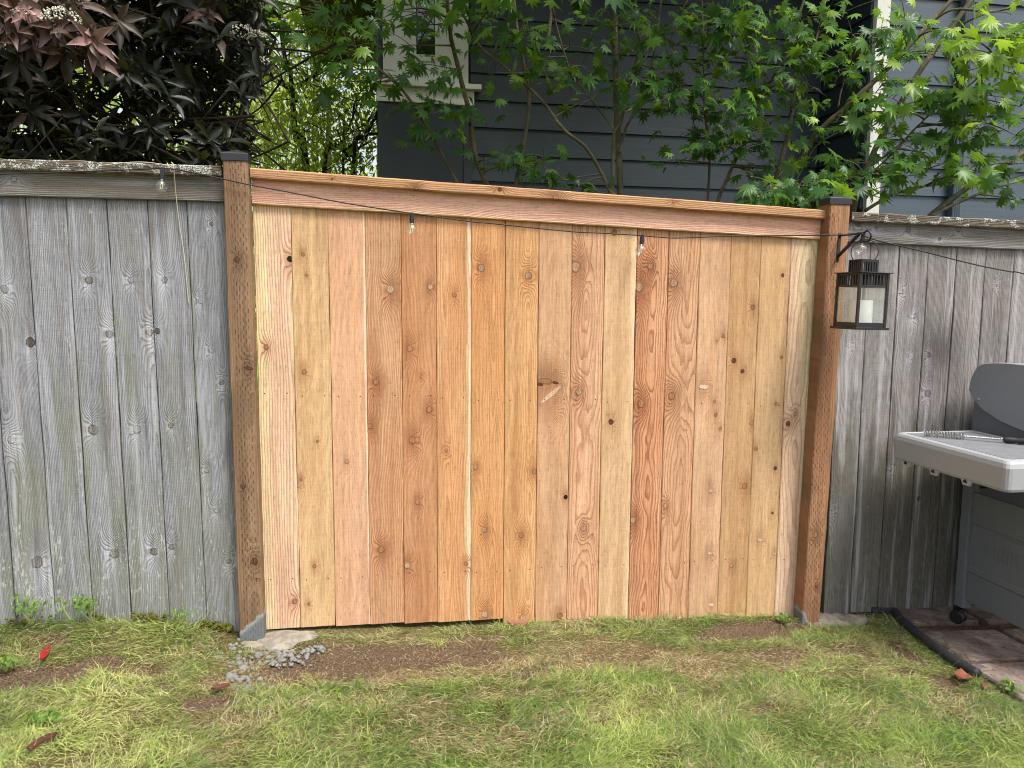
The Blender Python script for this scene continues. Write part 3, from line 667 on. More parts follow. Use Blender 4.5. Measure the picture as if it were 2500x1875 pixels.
# leaves above the picture shade the lower ones and close the canopy
def above(x0, x1, k, Y0=.3, Y1=1.6):
    if x1 > 1900: k = 2
    return [(random.uniform(x0, x1), random.uniform(-420, -30), random.uniform(Y0, Y1), 9, .15, .09, .55) for _ in range(k)]
maple('vine maple whose slim trunk leans left in front of the white window', [(1.25, [(1197, 460), (1165, 375), (1150, 270), (1130, 180), (1110, 90), (1098, -20), (1080, -200)], .021, .010, 1.0),
      (1.25, [(1126, 460), (1078, 370), (1040, 300), (980, 215), (880, 130), (800, 40), (770, -40)], .012, .006, .7, True), (1.1, [(880, 130), (800, 105), (740, 70), (700, 20)], .006, .003)],
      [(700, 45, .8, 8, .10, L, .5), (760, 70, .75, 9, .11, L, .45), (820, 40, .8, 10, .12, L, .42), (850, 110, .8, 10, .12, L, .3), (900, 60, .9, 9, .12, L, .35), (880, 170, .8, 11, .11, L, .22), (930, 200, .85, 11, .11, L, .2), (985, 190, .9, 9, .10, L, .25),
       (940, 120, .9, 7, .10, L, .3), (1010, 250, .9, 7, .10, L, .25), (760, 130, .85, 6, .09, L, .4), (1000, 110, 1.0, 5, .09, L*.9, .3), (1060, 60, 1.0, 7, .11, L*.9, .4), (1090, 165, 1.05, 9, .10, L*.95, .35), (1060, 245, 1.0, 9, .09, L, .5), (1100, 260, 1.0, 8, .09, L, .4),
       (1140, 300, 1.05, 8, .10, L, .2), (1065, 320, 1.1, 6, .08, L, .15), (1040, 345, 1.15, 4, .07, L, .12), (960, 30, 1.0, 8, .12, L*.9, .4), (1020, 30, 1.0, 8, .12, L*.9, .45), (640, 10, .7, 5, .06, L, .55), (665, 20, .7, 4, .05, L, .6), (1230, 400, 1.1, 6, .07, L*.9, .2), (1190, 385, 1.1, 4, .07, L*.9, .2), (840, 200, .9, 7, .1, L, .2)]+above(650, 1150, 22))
maple('vine maple with a forked mossy trunk and a long bough crossing to the right', [(1.15, [(1258, 458), (1275, 370), (1290, 290), (1292, 230), (1278, 150), (1262, 60), (1250, -40), (1240, -200)], .017, .008),
      (1.1, [(1487, 465), (1462, 412), (1428, 358), (1374, 316), (1327, 253), (1279, 206), (1225, 160), (1165, 110), (1135, 50), (1105, -5), (1060, -120)], .013, .006, .9, True),
      (1.2, [(1335, 120), (1345, 30), (1350, -100)], .013, .009), (1.0, [(1395, 190), (1370, 110), (1352, 30), (1345, -60)], .006, .004)],
      [(1170, 40, .95, 7, .1, L, .5), (1230, 30, .9, 9, .12, L, .6), (1245, 80, .9, 9, .11, L, .55), (1290, 75, .95, 6, .09, L*.9, .55), (1210, 140, 1.0, 5, .09, L*.9, .4), (1300, 180, .95, 9, .1, L, .35), (1350, 175, .95, 9, .1, L, .35), (1325, 140, .95, 6, .09, L*.9, .45), (1390, 115, 1.0, 6, .1, L*.9, .4),
       (1420, 160, 1.0, 7, .1, L*.9, .3), (1405, 200, .9, 4, .05, L*1.1, .3), (1450, 240, 1.0, 4, .08, L*.9, .15), (1380, 60, 1.2, 6, .12, L*.8, .25), (1290, 395, 1.05, 6, .08, L*.9, .22), (1330, 385, 1.05, 6, .09, L*.85, .2), (1310, 420, 1.0, 3, .04, L, .35), (1235, 380, 1.1, 5, .08, L*.9, .15), (1260, 400, 1.1, 4, .08, L*.9, .2),
       (1380, 440, 1.05, 7, .10, L, .16), (1420, 450, 1.05, 6, .08, L, .14)]+above(1080, 1420, 16))
maple('vine maple with a dark double fork and a pale spotted trunk', [(1.2, [(1518, 480), (1512, 350), (1507, 250), (1505, 150), (1502, 30), (1500, -150)], .023, .015, 1.2),
      (1.12, [(1494, 480), (1498, 400), (1499, 330), (1515, 295), (1528, 225), (1545, 170), (1557, 110), (1551, 50), (1553, -40), (1556, -150)], .012, .009, 1.1, True),
      (1.12, [(1499, 330), (1495, 312), (1462, 268), (1425, 218), (1400, 185)], .008, .005), (1.15, [(1512, 375), (1530, 310), (1560, 255), (1592, 150), (1608, 50), (1618, -60)], .009, .006), (1.0, [(1545, 185), (1590, 120), (1640, 60), (1680, 0)], .006, .004)],
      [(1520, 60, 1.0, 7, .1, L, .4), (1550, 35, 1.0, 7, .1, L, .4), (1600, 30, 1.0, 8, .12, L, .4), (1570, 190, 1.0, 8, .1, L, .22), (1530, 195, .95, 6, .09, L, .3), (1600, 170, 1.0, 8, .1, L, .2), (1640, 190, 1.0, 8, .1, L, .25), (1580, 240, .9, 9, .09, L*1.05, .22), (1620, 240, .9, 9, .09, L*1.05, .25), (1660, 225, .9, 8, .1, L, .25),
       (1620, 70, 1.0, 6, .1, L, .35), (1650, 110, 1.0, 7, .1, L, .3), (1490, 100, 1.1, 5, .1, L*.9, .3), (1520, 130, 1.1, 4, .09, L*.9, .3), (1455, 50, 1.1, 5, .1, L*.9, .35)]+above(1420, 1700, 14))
maple('thin straight vine maple sapling with drooping leaf sprays', [(1.1, [(1724, 495), (1730, 400), (1725, 330), (1718, 250), (1716, 120), (1712, 20), (1705, -120)], .009, .006), (1.05, [(1718, 130), (1735, 100), (1765, 60)], .004, .003)],
      [(1690, 40, .9, 9, .11, L, .45), (1730, 45, .85, 9, .1, L, .45), (1705, 75, .85, 8, .1, L*1.1, .35), (1760, 60, .85, 6, .06, L*1.25, .3), (1775, 40, .9, 7, .1, L, .5), (1660, 70, .95, 6, .1, L, .4), (1680, 155, 1.0, 8, .1, L, .2), (1700, 235, .95, 8, .1, L, .22), (1740, 180, 1.0, 6, .1, L, .25), (1740, 330, .95, 7, .09, L, .3), (1695, 365, .9, 6, .06, L*1.1, .35), (1735, 370, .9, 5, .05, L*1.1, .35),
       (1690, 320, 1.0, 6, .1, L, .15), (1650, 390, 1.05, 4, .09, L, .12), (1760, 250, .9, 8, .1, L, .25), (1720, 280, 1.0, 7, .1, L, .18)]+above(1640, 1800, 9))
maple('vine maple trunk leaning right with broad hanging leaves', [(1.05, [(1752, 495), (1785, 415), (1815, 345), (1850, 260), (1900, 160), (1950, 40), (1980, -60)], .014, .007, .8), (1.0, [(1850, 260), (1840, 180), (1820, 90), (1815, 0)], .006, .004)],
      [(1810, 40, .9, 9, .12, L, .4), (1830, 110, .9, 9, .11, L, .4), (1790, 140, .9, 8, .11, L, .4), (1820, 250, .7, 7, .06, L*1.25, .32), (1850, 215, .8, 8, .1, L, .35), (1790, 215, .85, 8, .1, L, .35), (1860, 150, .85, 8, .11, L, .35), (1830, 320, .8, 8, .1, L, .22), (1870, 290, .8, 8, .1, L, .3), (1880, 350, .8, 8, .09, L, .28), (1840, 370, .85, 6, .1, L, .18), (1805, 310, .9, 7, .1, L, .25), (1860, 60, .9, 9, .12, L, .45),
       (1900, 420, .9, 5, .08, L*.9, .2), (1840, 420, .95, 5, .1, L*.9, .12), (1780, 360, .95, 5, .09, L, .18)]+above(1760, 1960, 10))
maple('vine maple with a bare tan trunk forking beside the cedar post', [(.95, [(1897, 450), (1912, 390), (1928, 320), (1945, 230), (1958, 170), (1940, 130), (1928, 60), (1920, -20), (1915, -150)], .017, .010),
      (.95, [(1958, 172), (1985, 120), (2005, 60), (2022, -10), (2040, -100)], .008, .006), (.85, [(1948, 150), (1965, 190), (1980, 216)], .004, .003)],
      [(1900, 100, .8, 9, .1, L, .4), (1950, 90, .8, 8, .1, L, .4), (1935, 150, .75, 5, .06, L, .35), (1985, 110, .7, 8, .1, L*1.1, .35), (1990, 155, .65, 7, .08, L*1.15, .3), (2030, 140, .65, 9, .1, L*1.1, .35), (1960, 40, .8, 9, .12, L, .4), (2010, 40, .8, 9, .12, L, .45), (2060, 30, .7, 9, .12, L, .55), (1940, 260, .8, 6, .07, L, .3), (1990, 215, .75, 7, .09, L, .3), (1910, 200, .85, 8, .1, L, .28), (1880, 30, .85, 9, .12, L, .5)]+above(1880, 2080, 9))
maple('vine maple with a thick bough slanting up right across the white corner board', [(.85, [(1905, 455), (1940, 410), (1990, 332), (2045, 280), (2120, 212), (2200, 132), (2270, 55), (2330, -10), (2420, -120)], .021, .012, .55),
      (.7, [(2270, 55), (2330, 25), (2420, 30), (2500, 10), (2580, -20)], .009, .006, .4), (.8, [(2045, 262), (2060, 200), (2100, 140), (2110, 60)], .006, .004), (.8, [(1945, 440), (1990, 360), (2040, 325), (2100, 305)], .004, .003)],
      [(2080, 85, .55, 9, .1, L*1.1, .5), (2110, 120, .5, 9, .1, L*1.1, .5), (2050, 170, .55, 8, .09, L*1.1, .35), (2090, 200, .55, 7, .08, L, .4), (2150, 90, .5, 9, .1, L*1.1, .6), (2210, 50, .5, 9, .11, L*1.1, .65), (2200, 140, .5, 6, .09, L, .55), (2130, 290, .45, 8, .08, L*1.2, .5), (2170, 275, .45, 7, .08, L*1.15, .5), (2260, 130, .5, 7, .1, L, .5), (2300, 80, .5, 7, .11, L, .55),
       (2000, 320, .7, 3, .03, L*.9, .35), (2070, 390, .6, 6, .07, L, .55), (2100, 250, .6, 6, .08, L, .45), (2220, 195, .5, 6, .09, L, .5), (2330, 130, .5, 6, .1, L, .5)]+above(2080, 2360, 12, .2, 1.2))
maple('vine maple with a dark leaning trunk crossing the skylit siding', [(.75, [(2110, 420), (2160, 315), (2225, 205), (2295, 105), (2375, -5), (2440, -100)], .020, .014, .6), (.6, [(2110, 420), (2190, 360), (2240, 310), (2300, 255), (2390, 190), (2450, 135)], .006, .004, .3), (.65, [(2160, 370), (2172, 315), (2220, 265)], .004, .003)],
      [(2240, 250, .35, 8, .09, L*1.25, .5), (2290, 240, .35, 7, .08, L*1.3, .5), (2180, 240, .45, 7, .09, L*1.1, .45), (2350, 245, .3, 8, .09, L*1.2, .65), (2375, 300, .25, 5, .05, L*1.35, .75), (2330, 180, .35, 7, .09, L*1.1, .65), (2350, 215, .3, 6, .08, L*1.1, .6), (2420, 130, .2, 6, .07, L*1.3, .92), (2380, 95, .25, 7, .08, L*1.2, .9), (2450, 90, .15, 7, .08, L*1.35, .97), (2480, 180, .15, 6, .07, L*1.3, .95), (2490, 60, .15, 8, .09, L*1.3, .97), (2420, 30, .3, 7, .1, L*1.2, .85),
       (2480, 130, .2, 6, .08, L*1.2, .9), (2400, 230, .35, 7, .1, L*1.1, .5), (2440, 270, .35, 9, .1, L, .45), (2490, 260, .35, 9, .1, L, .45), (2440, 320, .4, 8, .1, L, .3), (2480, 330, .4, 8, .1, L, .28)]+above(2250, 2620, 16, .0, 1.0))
maple('vine maple boughs lying low over the lichened cap of the right hand fence', [(.55, [(2262, 530), (2330, 478), (2400, 428), (2450, 400), (2520, 360), (2600, 300)], .019, .012, .5), (.6, [(2112, 515), (2170, 482), (2235, 462), (2310, 448), (2380, 425)], .011, .007, .5, False), (.5, [(2270, 528), (2330, 500), (2400, 470), (2470, 445), (2560, 420)], .010, .006), (.5, [(2080, 470), (2130, 415), (2200, 350), (2240, 300)], .007, .004)],
      [(2110, 470, .35, 6, .05, L*.8, .4), (2050, 430, .4, 8, .08, L*1.1, .35), (2110, 430, .4, 9, .09, L*1.1, .35), (2080, 400, .45, 9, .09, L, .35), (2150, 420, .4, 8, .08, L*1.15, .4), (2210, 430, .3, 6, .06, L*1.2, .5), (2180, 370, .45, 8, .08, L, .45), (2240, 370, .4, 9, .09, L, .45), (2300, 400, .3, 8, .08, L*1.2, .6), (2330, 430, .3, 6, .06, L*1.2, .6), (2280, 340, .4, 9, .09, L, .4), (2340, 340, .4, 7, .09, L, .4),
       (2400, 380, .45, 8, .1, L, .25), (2450, 440, .4, 8, .1, L*.9, .28), (2490, 490, .4, 6, .08, L*.9, .3), (2480, 400, .45, 9, .1, L*.9, .28), (2190, 330, .5, 7, .08, L, .4), (2230, 410, .4, 8, .09, L, .4)])
maple('low maple shoot with dark leaves just above the cap by the right hand post', [(.45, [(1930, 500), (1940, 470), (1960, 440)], .006, .004)],
      [(1840, 478, .22, 7, .06, L*.95, .22), (1880, 485, .22, 8, .07, L*.95, .25), (1920, 470, .25, 9, .08, L*1.05, .25), (1960, 455, .3, 9, .08, L*1.0, .25), (1990, 470, .25, 9, .06, L*1.15, .25), (1940, 500, .22, 7, .07, L, .2), (1895, 455, .3, 6, .07, L, .22), (1970, 495, .22, 6, .06, L, .22), (2010, 445, .3, 6, .06, L, .3)])

# ------------------------------------------------------------------ photinia
M_pleaf = leaf_mat('photinia_leaf', [alb(20, 27, 19), alb(34, 39, 27), alb(82, 66, 58), alb(158, 126, 119)], .12, .44, .34, alb(120, 120, 50))
LT = [(0, .0, 0)]; LF = []
wd = [(.12, .055), (.3, .115), (.55, .15), (.78, .105)]
for t, w_ in wd: LT += [(-w_, t, .05), (0, t, .0-.12*t*t), (w_, t, .05)]
LT.append((0, 1.02, -.16))
for i in range(3):
    a_ = 1+i*3; b_ = a_+3; LF += [(a_, a_+1, b_+1), (a_, b_+1, b_), (a_+1, a_+2, b_+2), (a_+1, b_+2, b_+1)]
LF += [(0, 2, 1), (0, 3, 2), (10, 11, 13), (11, 12, 13)]
LT = [(x, y, z-.06*y*y) for x, y, z in LT]
def whorls(cent, axis, nl, size, tone):
    P, T, N, S, Tn = [], [], [], [], []
    for c, ax, n, sz, tn in zip(cent, axis, nl, size, tone):
        ax = ax/np.linalg.norm(ax); e1 = np.cross(ax, [.3, .2, .9]); e1 /= np.linalg.norm(e1); e2 = np.cross(ax, e1)
        for k in range(n):
            w_ = k*2.4+rng.uniform(-.3, .3); op = rng.uniform(.5, 1.25); rad = math.cos(w_)*e1+math.sin(w_)*e2
            t = ax*math.cos(op)+rad*math.sin(op)+np.array([0, 0, -.35]); P.append(c-ax*.012*(k % 4)); T.append(t); N.append(ax-rad*.2+np.array([0, -.15, .3])); S.append(sz*rng.uniform(.65, 1.15)); Tn.append(np.clip(tn+rng.normal(0, .1), 0, 1))
    return scatter(LT, LF, np.array(P), frames(np.array(T), np.array(N)), np.array(S), np.array(Tn))
bush = tag(empty('photinia_shrub', (-1.3, 1.2, 0)), 'big dark photinia with bronze leaves and white flower heads above the left hand fence', 'shrub')
mb = MB()
for (pp, Y, r0, r1) in [([(210, 520), (180, 300), (120, 120), (60, -100)], 1.5, .05, .02), ([(60, 520), (160, 330), (280, 220), (420, 80), (500, -80)], 1.4, .04, .012), ([(0, 480), (-60, 300), (-100, 100)], 1.6, .05, .02), ([(-40, 215), (40, 205), (120, 185), (220, 190)], 1.2, .022, .01),
                        ([(420, 520), (470, 360), (540, 230), (600, 120), (610, -60)], 1.3, .03, .01), ([(560, 420), (480, 350), (380, 300), (300, 260)], 1.0, .015, .006), ([(200, 330), (320, 345), (440, 340), (520, 300)], 1.1, .014, .006), ([(0, 320), (100, 350), (200, 345)], 1.0, .018, .01)]:
    pts = [at(px, py, Y) for px, py in pp]
    if pp[0][1] > 400: pts = [np.array([pts[0][0], Y, -.1])]+pts
    mb.tube(spline(pts, 6), list(np.linspace(r0, r1, (len(pts)-1)*6+1)), 8)
for _ in range(330):
    c = at(random.uniform(-100, 640), random.uniform(-80, 400), random.uniform(.5, 2.0)); d = rng.normal(0, 1, 3)*np.array([.2, .15, .16])
    mb.tube(spline([c-d, c+rng.normal(0, .03, 3), c+d], 3), list(np.linspace(.007, .0025, 7)), 5, False)
child(mb.build('branches', M_dbark, None, True), bush)
cc, ax, nl, sz, tn = [], [], [], [], []
def inside(px, py):
    lim = 640+.05*py-max(0, py-150)*.30
    return px < lim
k = 0
while k < 2300:
    px, py, Y = random.uniform(-420, 680), random.uniform(-620, 420), random.uniform(.25, 2.1)
    if not inside(px, py): continue
    if py > 230 and random.random() < (.35 if Y > 1.0 else .55): continue
    if 150 < px < 330 and 150 < py < 300 and random.random() < .4: continue
    c = at(px, py, Y)
    cc.append(c); ax.append(np.array([rng.normal(.1, .5), -abs(rng.normal(.55, .4)), rng.normal(.45, .4)])); nl.append(random.randint(7, 10)); sz.append(.108)
    tn.append(.16+random.uniform(-.12, .15)); k += 1
# bronze young growth hanging into the top left corner, nearest the camera
for (px, py, Y, t_) in [(35, 15, .12, .95), (70, 25, .1, 1.), (25, 90, .15, .75), (85, 70, .12, .8), (130, 60, .1, .75), (180, 65, .12, .8), (215, 70, .1, .9), (225, 100, .1, .85), (200, 115, .12, .75), (95, 105, .15, .6), (160, 125, .15, .6), (215, 140, .14, .75), (150, 10, .12, .7), (195, 10, .12, .7), (45, 145, .18, .4), (110, 25, .1, .7), (290, 50, .25, .55),
                        (480, 20, .35, .7), (505, 35, .35, .75), (10, 30, .12, .9), (15, 60, .14, .8), (170, 30, .1, .75)]:
    cc.append(at(px, py, Y)); ax.append(np.array([rng.normal(.35, .3), -.45, rng.normal(-.05, .25)])); nl.append(8); sz.append(.112); tn.append(t_*.92)
v, f, t = whorls(cc, ax, nl, sz, tn); child(link('foliage', big_mesh(v, f, t), M_pleaf), bush)
M_flower = plain('cream_flowers', alb(206, 204, 186), .8, .1, 0, 200, .12)
ICO = None
def ico(r, sub=1):
    b = bmesh.new(); bmesh.ops.create_icosphere(b, subdivisions=sub, radius=r); v_ = np.array([x.co[:] for x in b.verts]); f_ = np.array([[q.index for q in x.verts] for x in b.faces]); b.free(); return v_, f_
iv, if_ = ico(1., 1)
for (px, py, Y, r, n) in [(150, 48, .06, .055, 190), (155, 0, .1, .05, 120), (12, 122, .2, .045, 110), (55, 35, .12, .03, 40), (75, 18, .15, .025, 30), (592, 78, .36, .042, 90), (630, 92, .4, .035, 60), (351, 233, .62, .04, 60), (459, 226, .6, .04, 70), (640, 150, .45, .025, 36)]:
    c = at(px, py, Y); th = rng.uniform(0, 2*np.pi, n); ph = np.arccos(rng.uniform(-.35, 1, n)); rr = r*rng.uniform(.75, 1.05, n)
    p = c+np.stack([rr*np.sin(ph)*np.cos(th)*1.25, rr*np.sin(ph)*np.sin(th), rr*np.cos(ph)*.75], 1)
    m3 = frames(rng.normal(0, 1, (n, 3)), rng.normal(0, 1, (n, 3)))
    v, f, t = scatter(iv*np.array([1, 1, .55]), if_, p, m3, rng.uniform(.0035, .0055, n), np.zeros(n))
    fl = child(link('flower_head', big_mesh(v, f, t), M_flower), bush)

# ------------------------------------------------------------------ trees far behind, left of the house
M_far = leaf_mat('willow_leaf', [alb(58, 82, 32), alb(96, 120, 44), alb(146, 164, 60), alb(196, 204, 100)], .5, .5, .3, alb(190, 205, 60))
NLV = [(0, 0, 0), (-.16, .35, .03), (.16, .35, .03), (-.12, .7, 0), (.12, .7, 0), (0, 1, -.1)]; NLF = [(0, 2, 1), (1, 2, 4), (1, 4, 3), (3, 4, 5)]
def far_tree(label, base, stems, vol, n, size, tone, mat=M_far):
    root = tag(empty('broadleaf_tree', (base[0], base[1], -.2)), label, 'tree', 'trees beyond the fence, left of the house'); mb = MB()
    for pts, r0, r1 in stems:
        q = spline(pts, 6); q = q+np.cumsum(rng.normal(0, .006, q.shape), 0); mb.tube(q, list(np.linspace(r0, r1, len(q))*.62), 8)
        for _ in range(16):
            i = random.randrange(3, len(q)); d = np.clip(rng.normal(0, 1, 3), -1.3, 1.3)*np.array([.33, .3, .28]); mb.tube(spline([q[i], q[i]+d*.5+np.array([0, 0, .08]), q[i]+d], 3), list(np.linspace(.006, .002, 7)), 5, False)
    child(mb.build('trunk', M_dbark, None, True), root)
    (x0, x1), (y0, y1), (z0, z1) = vol; nb = max(8, n//45)
    cs = np.stack([rng.uniform(x0, x1, nb), rng.uniform(y0, y1, nb), rng.uniform(z0, z1, nb)], 1)
    p = cs[rng.integers(0, nb, n)]+rng.normal(0, 1, (n, 3))*np.array([.26, .26, .18])
    T = rng.normal(0, 1, (n, 3)); T[:, 2] -= .9; N = rng.normal(0, .6, (n, 3)); N[:, 2] += .8; N[:, 1] -= .5
    v, f, t = scatter(NLV, NLF, p, frames(T, N), size*rng.uniform(.6, 1.3, n), np.clip(tone+rng.normal(0, .2, n), 0, 1))
    child(link('crown', big_mesh(v, f, t), mat), root); return root
def A(px, py, Y): return at(px, py, Y)
def gpt(px, Y): p = at(px, 500, Y); return np.array([p[0], Y, -.2])
far_tree('slim tree with a bent dark trunk seen right of the new post', gpt(752, 3.4), [([gpt(760, 3.4), A(752, 415, 3.4), A(727, 330, 3.4), A(720, 220, 3.4), A(710, 120, 3.4), A(698, 0, 3.4)], .055, .02), ([A(724, 212, 3.4), A(760, 190, 3.4), A(800, 165, 3.4), A(840, 148, 3.3), A(900, 140, 3.2)], .03, .012), ([A(724, 250, 3.4), A(690, 200, 3.4), A(640, 170, 3.4)], .014, .006)],
         ((-.9, .45), (3.0, 4.4), (2.4, 5.0)), 9500, .058, .66)
far_tree('leaning dark stems of a tree close to the house corner', gpt(850, 3.0), [([gpt(840, 3.0), A(855, 425, 3.0), A(880, 350, 3.0), A(905, 290, 3.0), A(930, 240, 3.0), A(960, 150, 3.)], .03, .012), ([gpt(790, 3.0), A(800, 420, 3.0), A(868, 372, 3.0), A(915, 340, 3.0)], .035, .012), ([gpt(835, 3.2), A(838, 380, 3.2), A(848, 310, 3.2), A(862, 230, 3.2)], .02, .01)],
         ((-.35, .42), (2.6, 3.6), (1.5, 2.9)), 4800, .05, .6)
far_tree('pale leafy tree standing out in the light beyond', gpt(660, 6.5), [([gpt(640, 6.5), A(650, 350, 6.5), A(640, 200, 6.5), A(655, 60, 6.5), A(650, -100, 6.5)], .07, .03), ([gpt(800, 7), A(805, 300, 7), A(815, 200, 7), A(830, 0, 7)], .06, .03)],
         ((-3.6, .9), (5.5, 8.5), (1.6, 6.2)), 17000, .085, .8)
far_tree('low shrub beyond the dark photinia', gpt(100, 5), [([gpt(100, 5), A(120, 350, 5), A(160, 200, 5)], .05, .02), ([gpt(400, 5), A(420, 350, 5), A(400, 200, 5)], .05, .02)],
         ((-4.8, -.6), (3.8, 6.5), (.6, 3.6)), 7500, .09, .62)
far_tree('tall tree at the far left beyond the shrub', gpt(-100, 9), [([gpt(-100, 9), A(-80, 200, 9), A(-60, -100, 9)], .12, .06)], ((-9, -2), (8, 12), (.5, 7.)), 9000, .15, .6)
far_tree('tall tree closing the gap behind the house corner', gpt(950, 12), [([gpt(760, 12), A(770, 200, 12), A(780, -100, 12)], .12, .06)], ((-5, 3), (11, 14), (.5, 5.5)), 7000, .15, .75)
#__PART3__
# ================================================================== STRING LIGHTS
M_fil = plain('filament_mount', alb(230, 214, 160), .4, .5)
g_ = [(-220, 436, -.072), (-90, 430, -.072), (0, 425, -.072), (100, 422.5, -.072), (190, 419, -.072), (316, 414.6, -.072), (392, 411, -.075), (443, 416, -.078), (544, 437, -.098), (609, 451, -.10), (700, 468, -.085), (817, 491, -.075), (900, 505, -.07), (1001, 520, -.07),
      (1150, 541, -.06), (1200, 545.5, -.06), (1390, 565, -.06), (1470, 569, -.06), (1552, 574, -.06), (1600, 578, -.06), (1647, 581, -.065), (1710, 579, -.075), (1797, 576, -.09), (1950, 574.6, -.15), (2066, 573, -.225), (2102, 569, -.265), (2112, 577, -.27), (2142, 587, -.27), (2203, 602, -.27), (2266, 617, -.27), (2335, 635, -.27), (2403, 651, -.27), (2471, 664, -.27), (2500, 668.5, -.27), (2760, 735, -.25), (3100, 790, -.2), (3500, 800, -.12)]
slp = [at(*q) for q in g_]
strl = tag(empty('string_light', tuple(slp[13])), 'black cable of clear globe bulbs strung along the fences', 'string lights')
mb = MB().tube(spline(slp, 6), .0027, 6); child(mb.build('cable', M_cable, None, True), strl)
def bulb(px, py, Y, tilt=0.):
    p = at(px, py, Y); root = MB()
    root.lathe([(.0, .010), (.0065, .010), (.0082, .005), (.0082, -.008), (.0096, -.010), (.0096, -.014), (.0090, -.016), (.0090, -.028), (.0, -.028)], 16)
    root.box(-.0035, .0035, -.0095, -.006, -.02, .012)
    s = root.build('socket', M_cap, None, False); s.location = p; s.rotation_euler = (0, tilt, 0); child(s, strl)
    pr = [(.0078, -.0275), (.0085, -.031)]
    for i in range(1, 15):
        w_ = math.pi*(i/15*.88+.12); pr.append((.0225*math.sin(w_), -.0525+.0225*math.cos(w_)))
    pr.append((.0004, -.075))
    pr = pr[::-1]
    b = MB().lathe(pr, 22).build('bulb', M_glass, s, True)
    f = MB().tube([(0, 0, -.028), (0, 0, -.044)], .0022, 6).tube(spline([(0, 0, -.043), (-.0045, 0, -.048), (-.003, 0, -.060), (0.001, 0, -.063), (.0045, 0, -.056), (.003, 0, -.046), (0, 0, -.043)], 4), .001, 5).build('filament', M_fil, s)
    return s
bulb(397, 419, -.080, .12); bulb(1006, 527, -.076, .05); bulb(1568, 580, -.068, .1); bulb(2107, 577, -.262, .1)
tw = [(250, 404, -.05), (300, 398, -.055), (350, 396, -.06), (400, 402, -.064), (418, 408, -.066), (424, 415, -.066), (429, 470, -.03), (437, 540, -.012), (449, 619, -.008), (456, 690, -.006), (460.5, 741, -.005)]
M_twine = plain('jute_twine', alb(186, 180, 150), .9, .1, 0, 300, .3)
t_ = MB().tube(spline([at(*q) for q in tw], 6), .0018, 6).tube(spline([at(*q) for q in [(408, 398, -.055), (414, 412, -.068), (420, 420, -.062), (424, 404, -.066), (418, 396, -.058)]], 5), .0018, 6).build('twine', M_twine, None, True)
tag(t_, 'loose strand of pale twine dangling from the lichened cap rail', 'twine')

# ================================================================== LANTERN, BRACKET, CANDLE
pb = at(2050, 576, YP); pe = at(2110, 568, -.27)
brk = tag(empty('plant_bracket', tuple(pb)), 'black iron wall bracket with hooked arm screwed to the right hand post', 'bracket')
p1 = at(2044, 634, YP)
bk = MB(); yq = YP-.004
w2 = .007
bk.add([(pb[0]-w2, yq, pb[2]+.012), (pb[0]+w2, yq, pb[2]+.012), (p1[0]+w2, yq, p1[2]-.008), (p1[0]-w2, yq, p1[2]-.008), (pb[0]-w2, yq+.004, pb[2]+.012), (pb[0]+w2, yq+.004, pb[2]+.012), (p1[0]+w2, yq+.004, p1[2]-.008), (p1[0]-w2, yq+.004, p1[2]-.008)],
       [(0, 3, 2, 1), (4, 5, 6, 7), (0, 1, 5, 4), (1, 2, 6, 5), (2, 3, 7, 6), (3, 0, 4, 7)])
child(bevel(bk.build('back_plate', M_black), .0015), brk)
child(MB().tube([pb+np.array([0, -.004, .002]), (pb+pe)/2, pe], .0048, 8).tube(spline([pe, pe+np.array([.004, -.018, .006]), pe+np.array([.01, -.03, -.012]), pe+np.array([.008, -.022, -.034]), pe+np.array([.0, -.006, -.036])], 5), .0042, 8).build('arm', M_black, None, True), brk)
ps = p1+np.array([0, -.006, .014]); pm = pb+(pe-pb)*.82
child(MB().tube([ps, ps+(pm-ps)*.5+np.array([0, .004, -.004]), pm], .0072, 8).build('brace', M_black, None, True), brk)
for q in (pb+np.array([0, -.0065, -.006]), p1+np.array([0, -.0065, .003])):
    s = MB().lathe([(0, .002), (.003, .0012), (.0042, -.001)], 10).build('screw', M_black, None, True); s.location = q; s.rotation_euler = (R0(90), 0, 0); child(s, brk)
LB = np.array([2.412, -.27, 1.285]); LR = R0(5)
lan = tag(empty('lantern', tuple(LB)), 'black metal candle lantern with glass panes hanging from the bracket on the right hand post', 'lantern'); lan.rotation_euler = (0, R0(1.2), LR); lan.scale = (.87, .87, .92)
def lp(mb, name, mat=M_black, par=lan, bv=.0012):
    o = mb.build(name, mat); o.parent = par
    if bv: bevel(o, bv, 2)
    return o
h = .091; lp(MB().box(-h, h, -h, h, 0, .011), 'base_plate')
b_ = .0755; po = .006
body = MB()
for sx in (-1, 1):
    for sy in (-1, 1): lp(MB().box(sx*b_-po, sx*b_+po, sy*b_-po, sy*b_+po, .0112, .246), 'corner_post')
for k in range(4):
    o = lp(MB().box(-b_+po, b_-po, -b_-.004, -b_+.004, .0115, .031), 'bottom_rail'); o.rotation_euler = (0, 0, k*math.pi/2)
    mb = MB(); mb.box(-b_+po, b_-po, -b_-.004, -b_+.004, .186, .194).box(-b_+po, b_-po, -b_-.004, -b_+.004, .238, .2458)
    n = 8
    for i in range(n+1):
        xx = -b_+po+.004+(2*b_-2*po-.008)*i/n; mb.box(xx-.0038, xx+.0038, -b_-.003, -b_+.003, .1942, .2378)
    o = lp(mb, 'slotted_side'); o.rotation_euler = (0, 0, k*math.pi/2)
    o = lp(MB().box(-b_+po, b_-po, -b_-.0008, -b_+.0008, .0312, .1858), 'glass_pane', M_pane, bv=0); o.rotation_euler = (0, 0, k*math.pi/2)
lp(MB().box(-h, h, -h, h, .2462, .2495), 'roof_plate')
u = .042
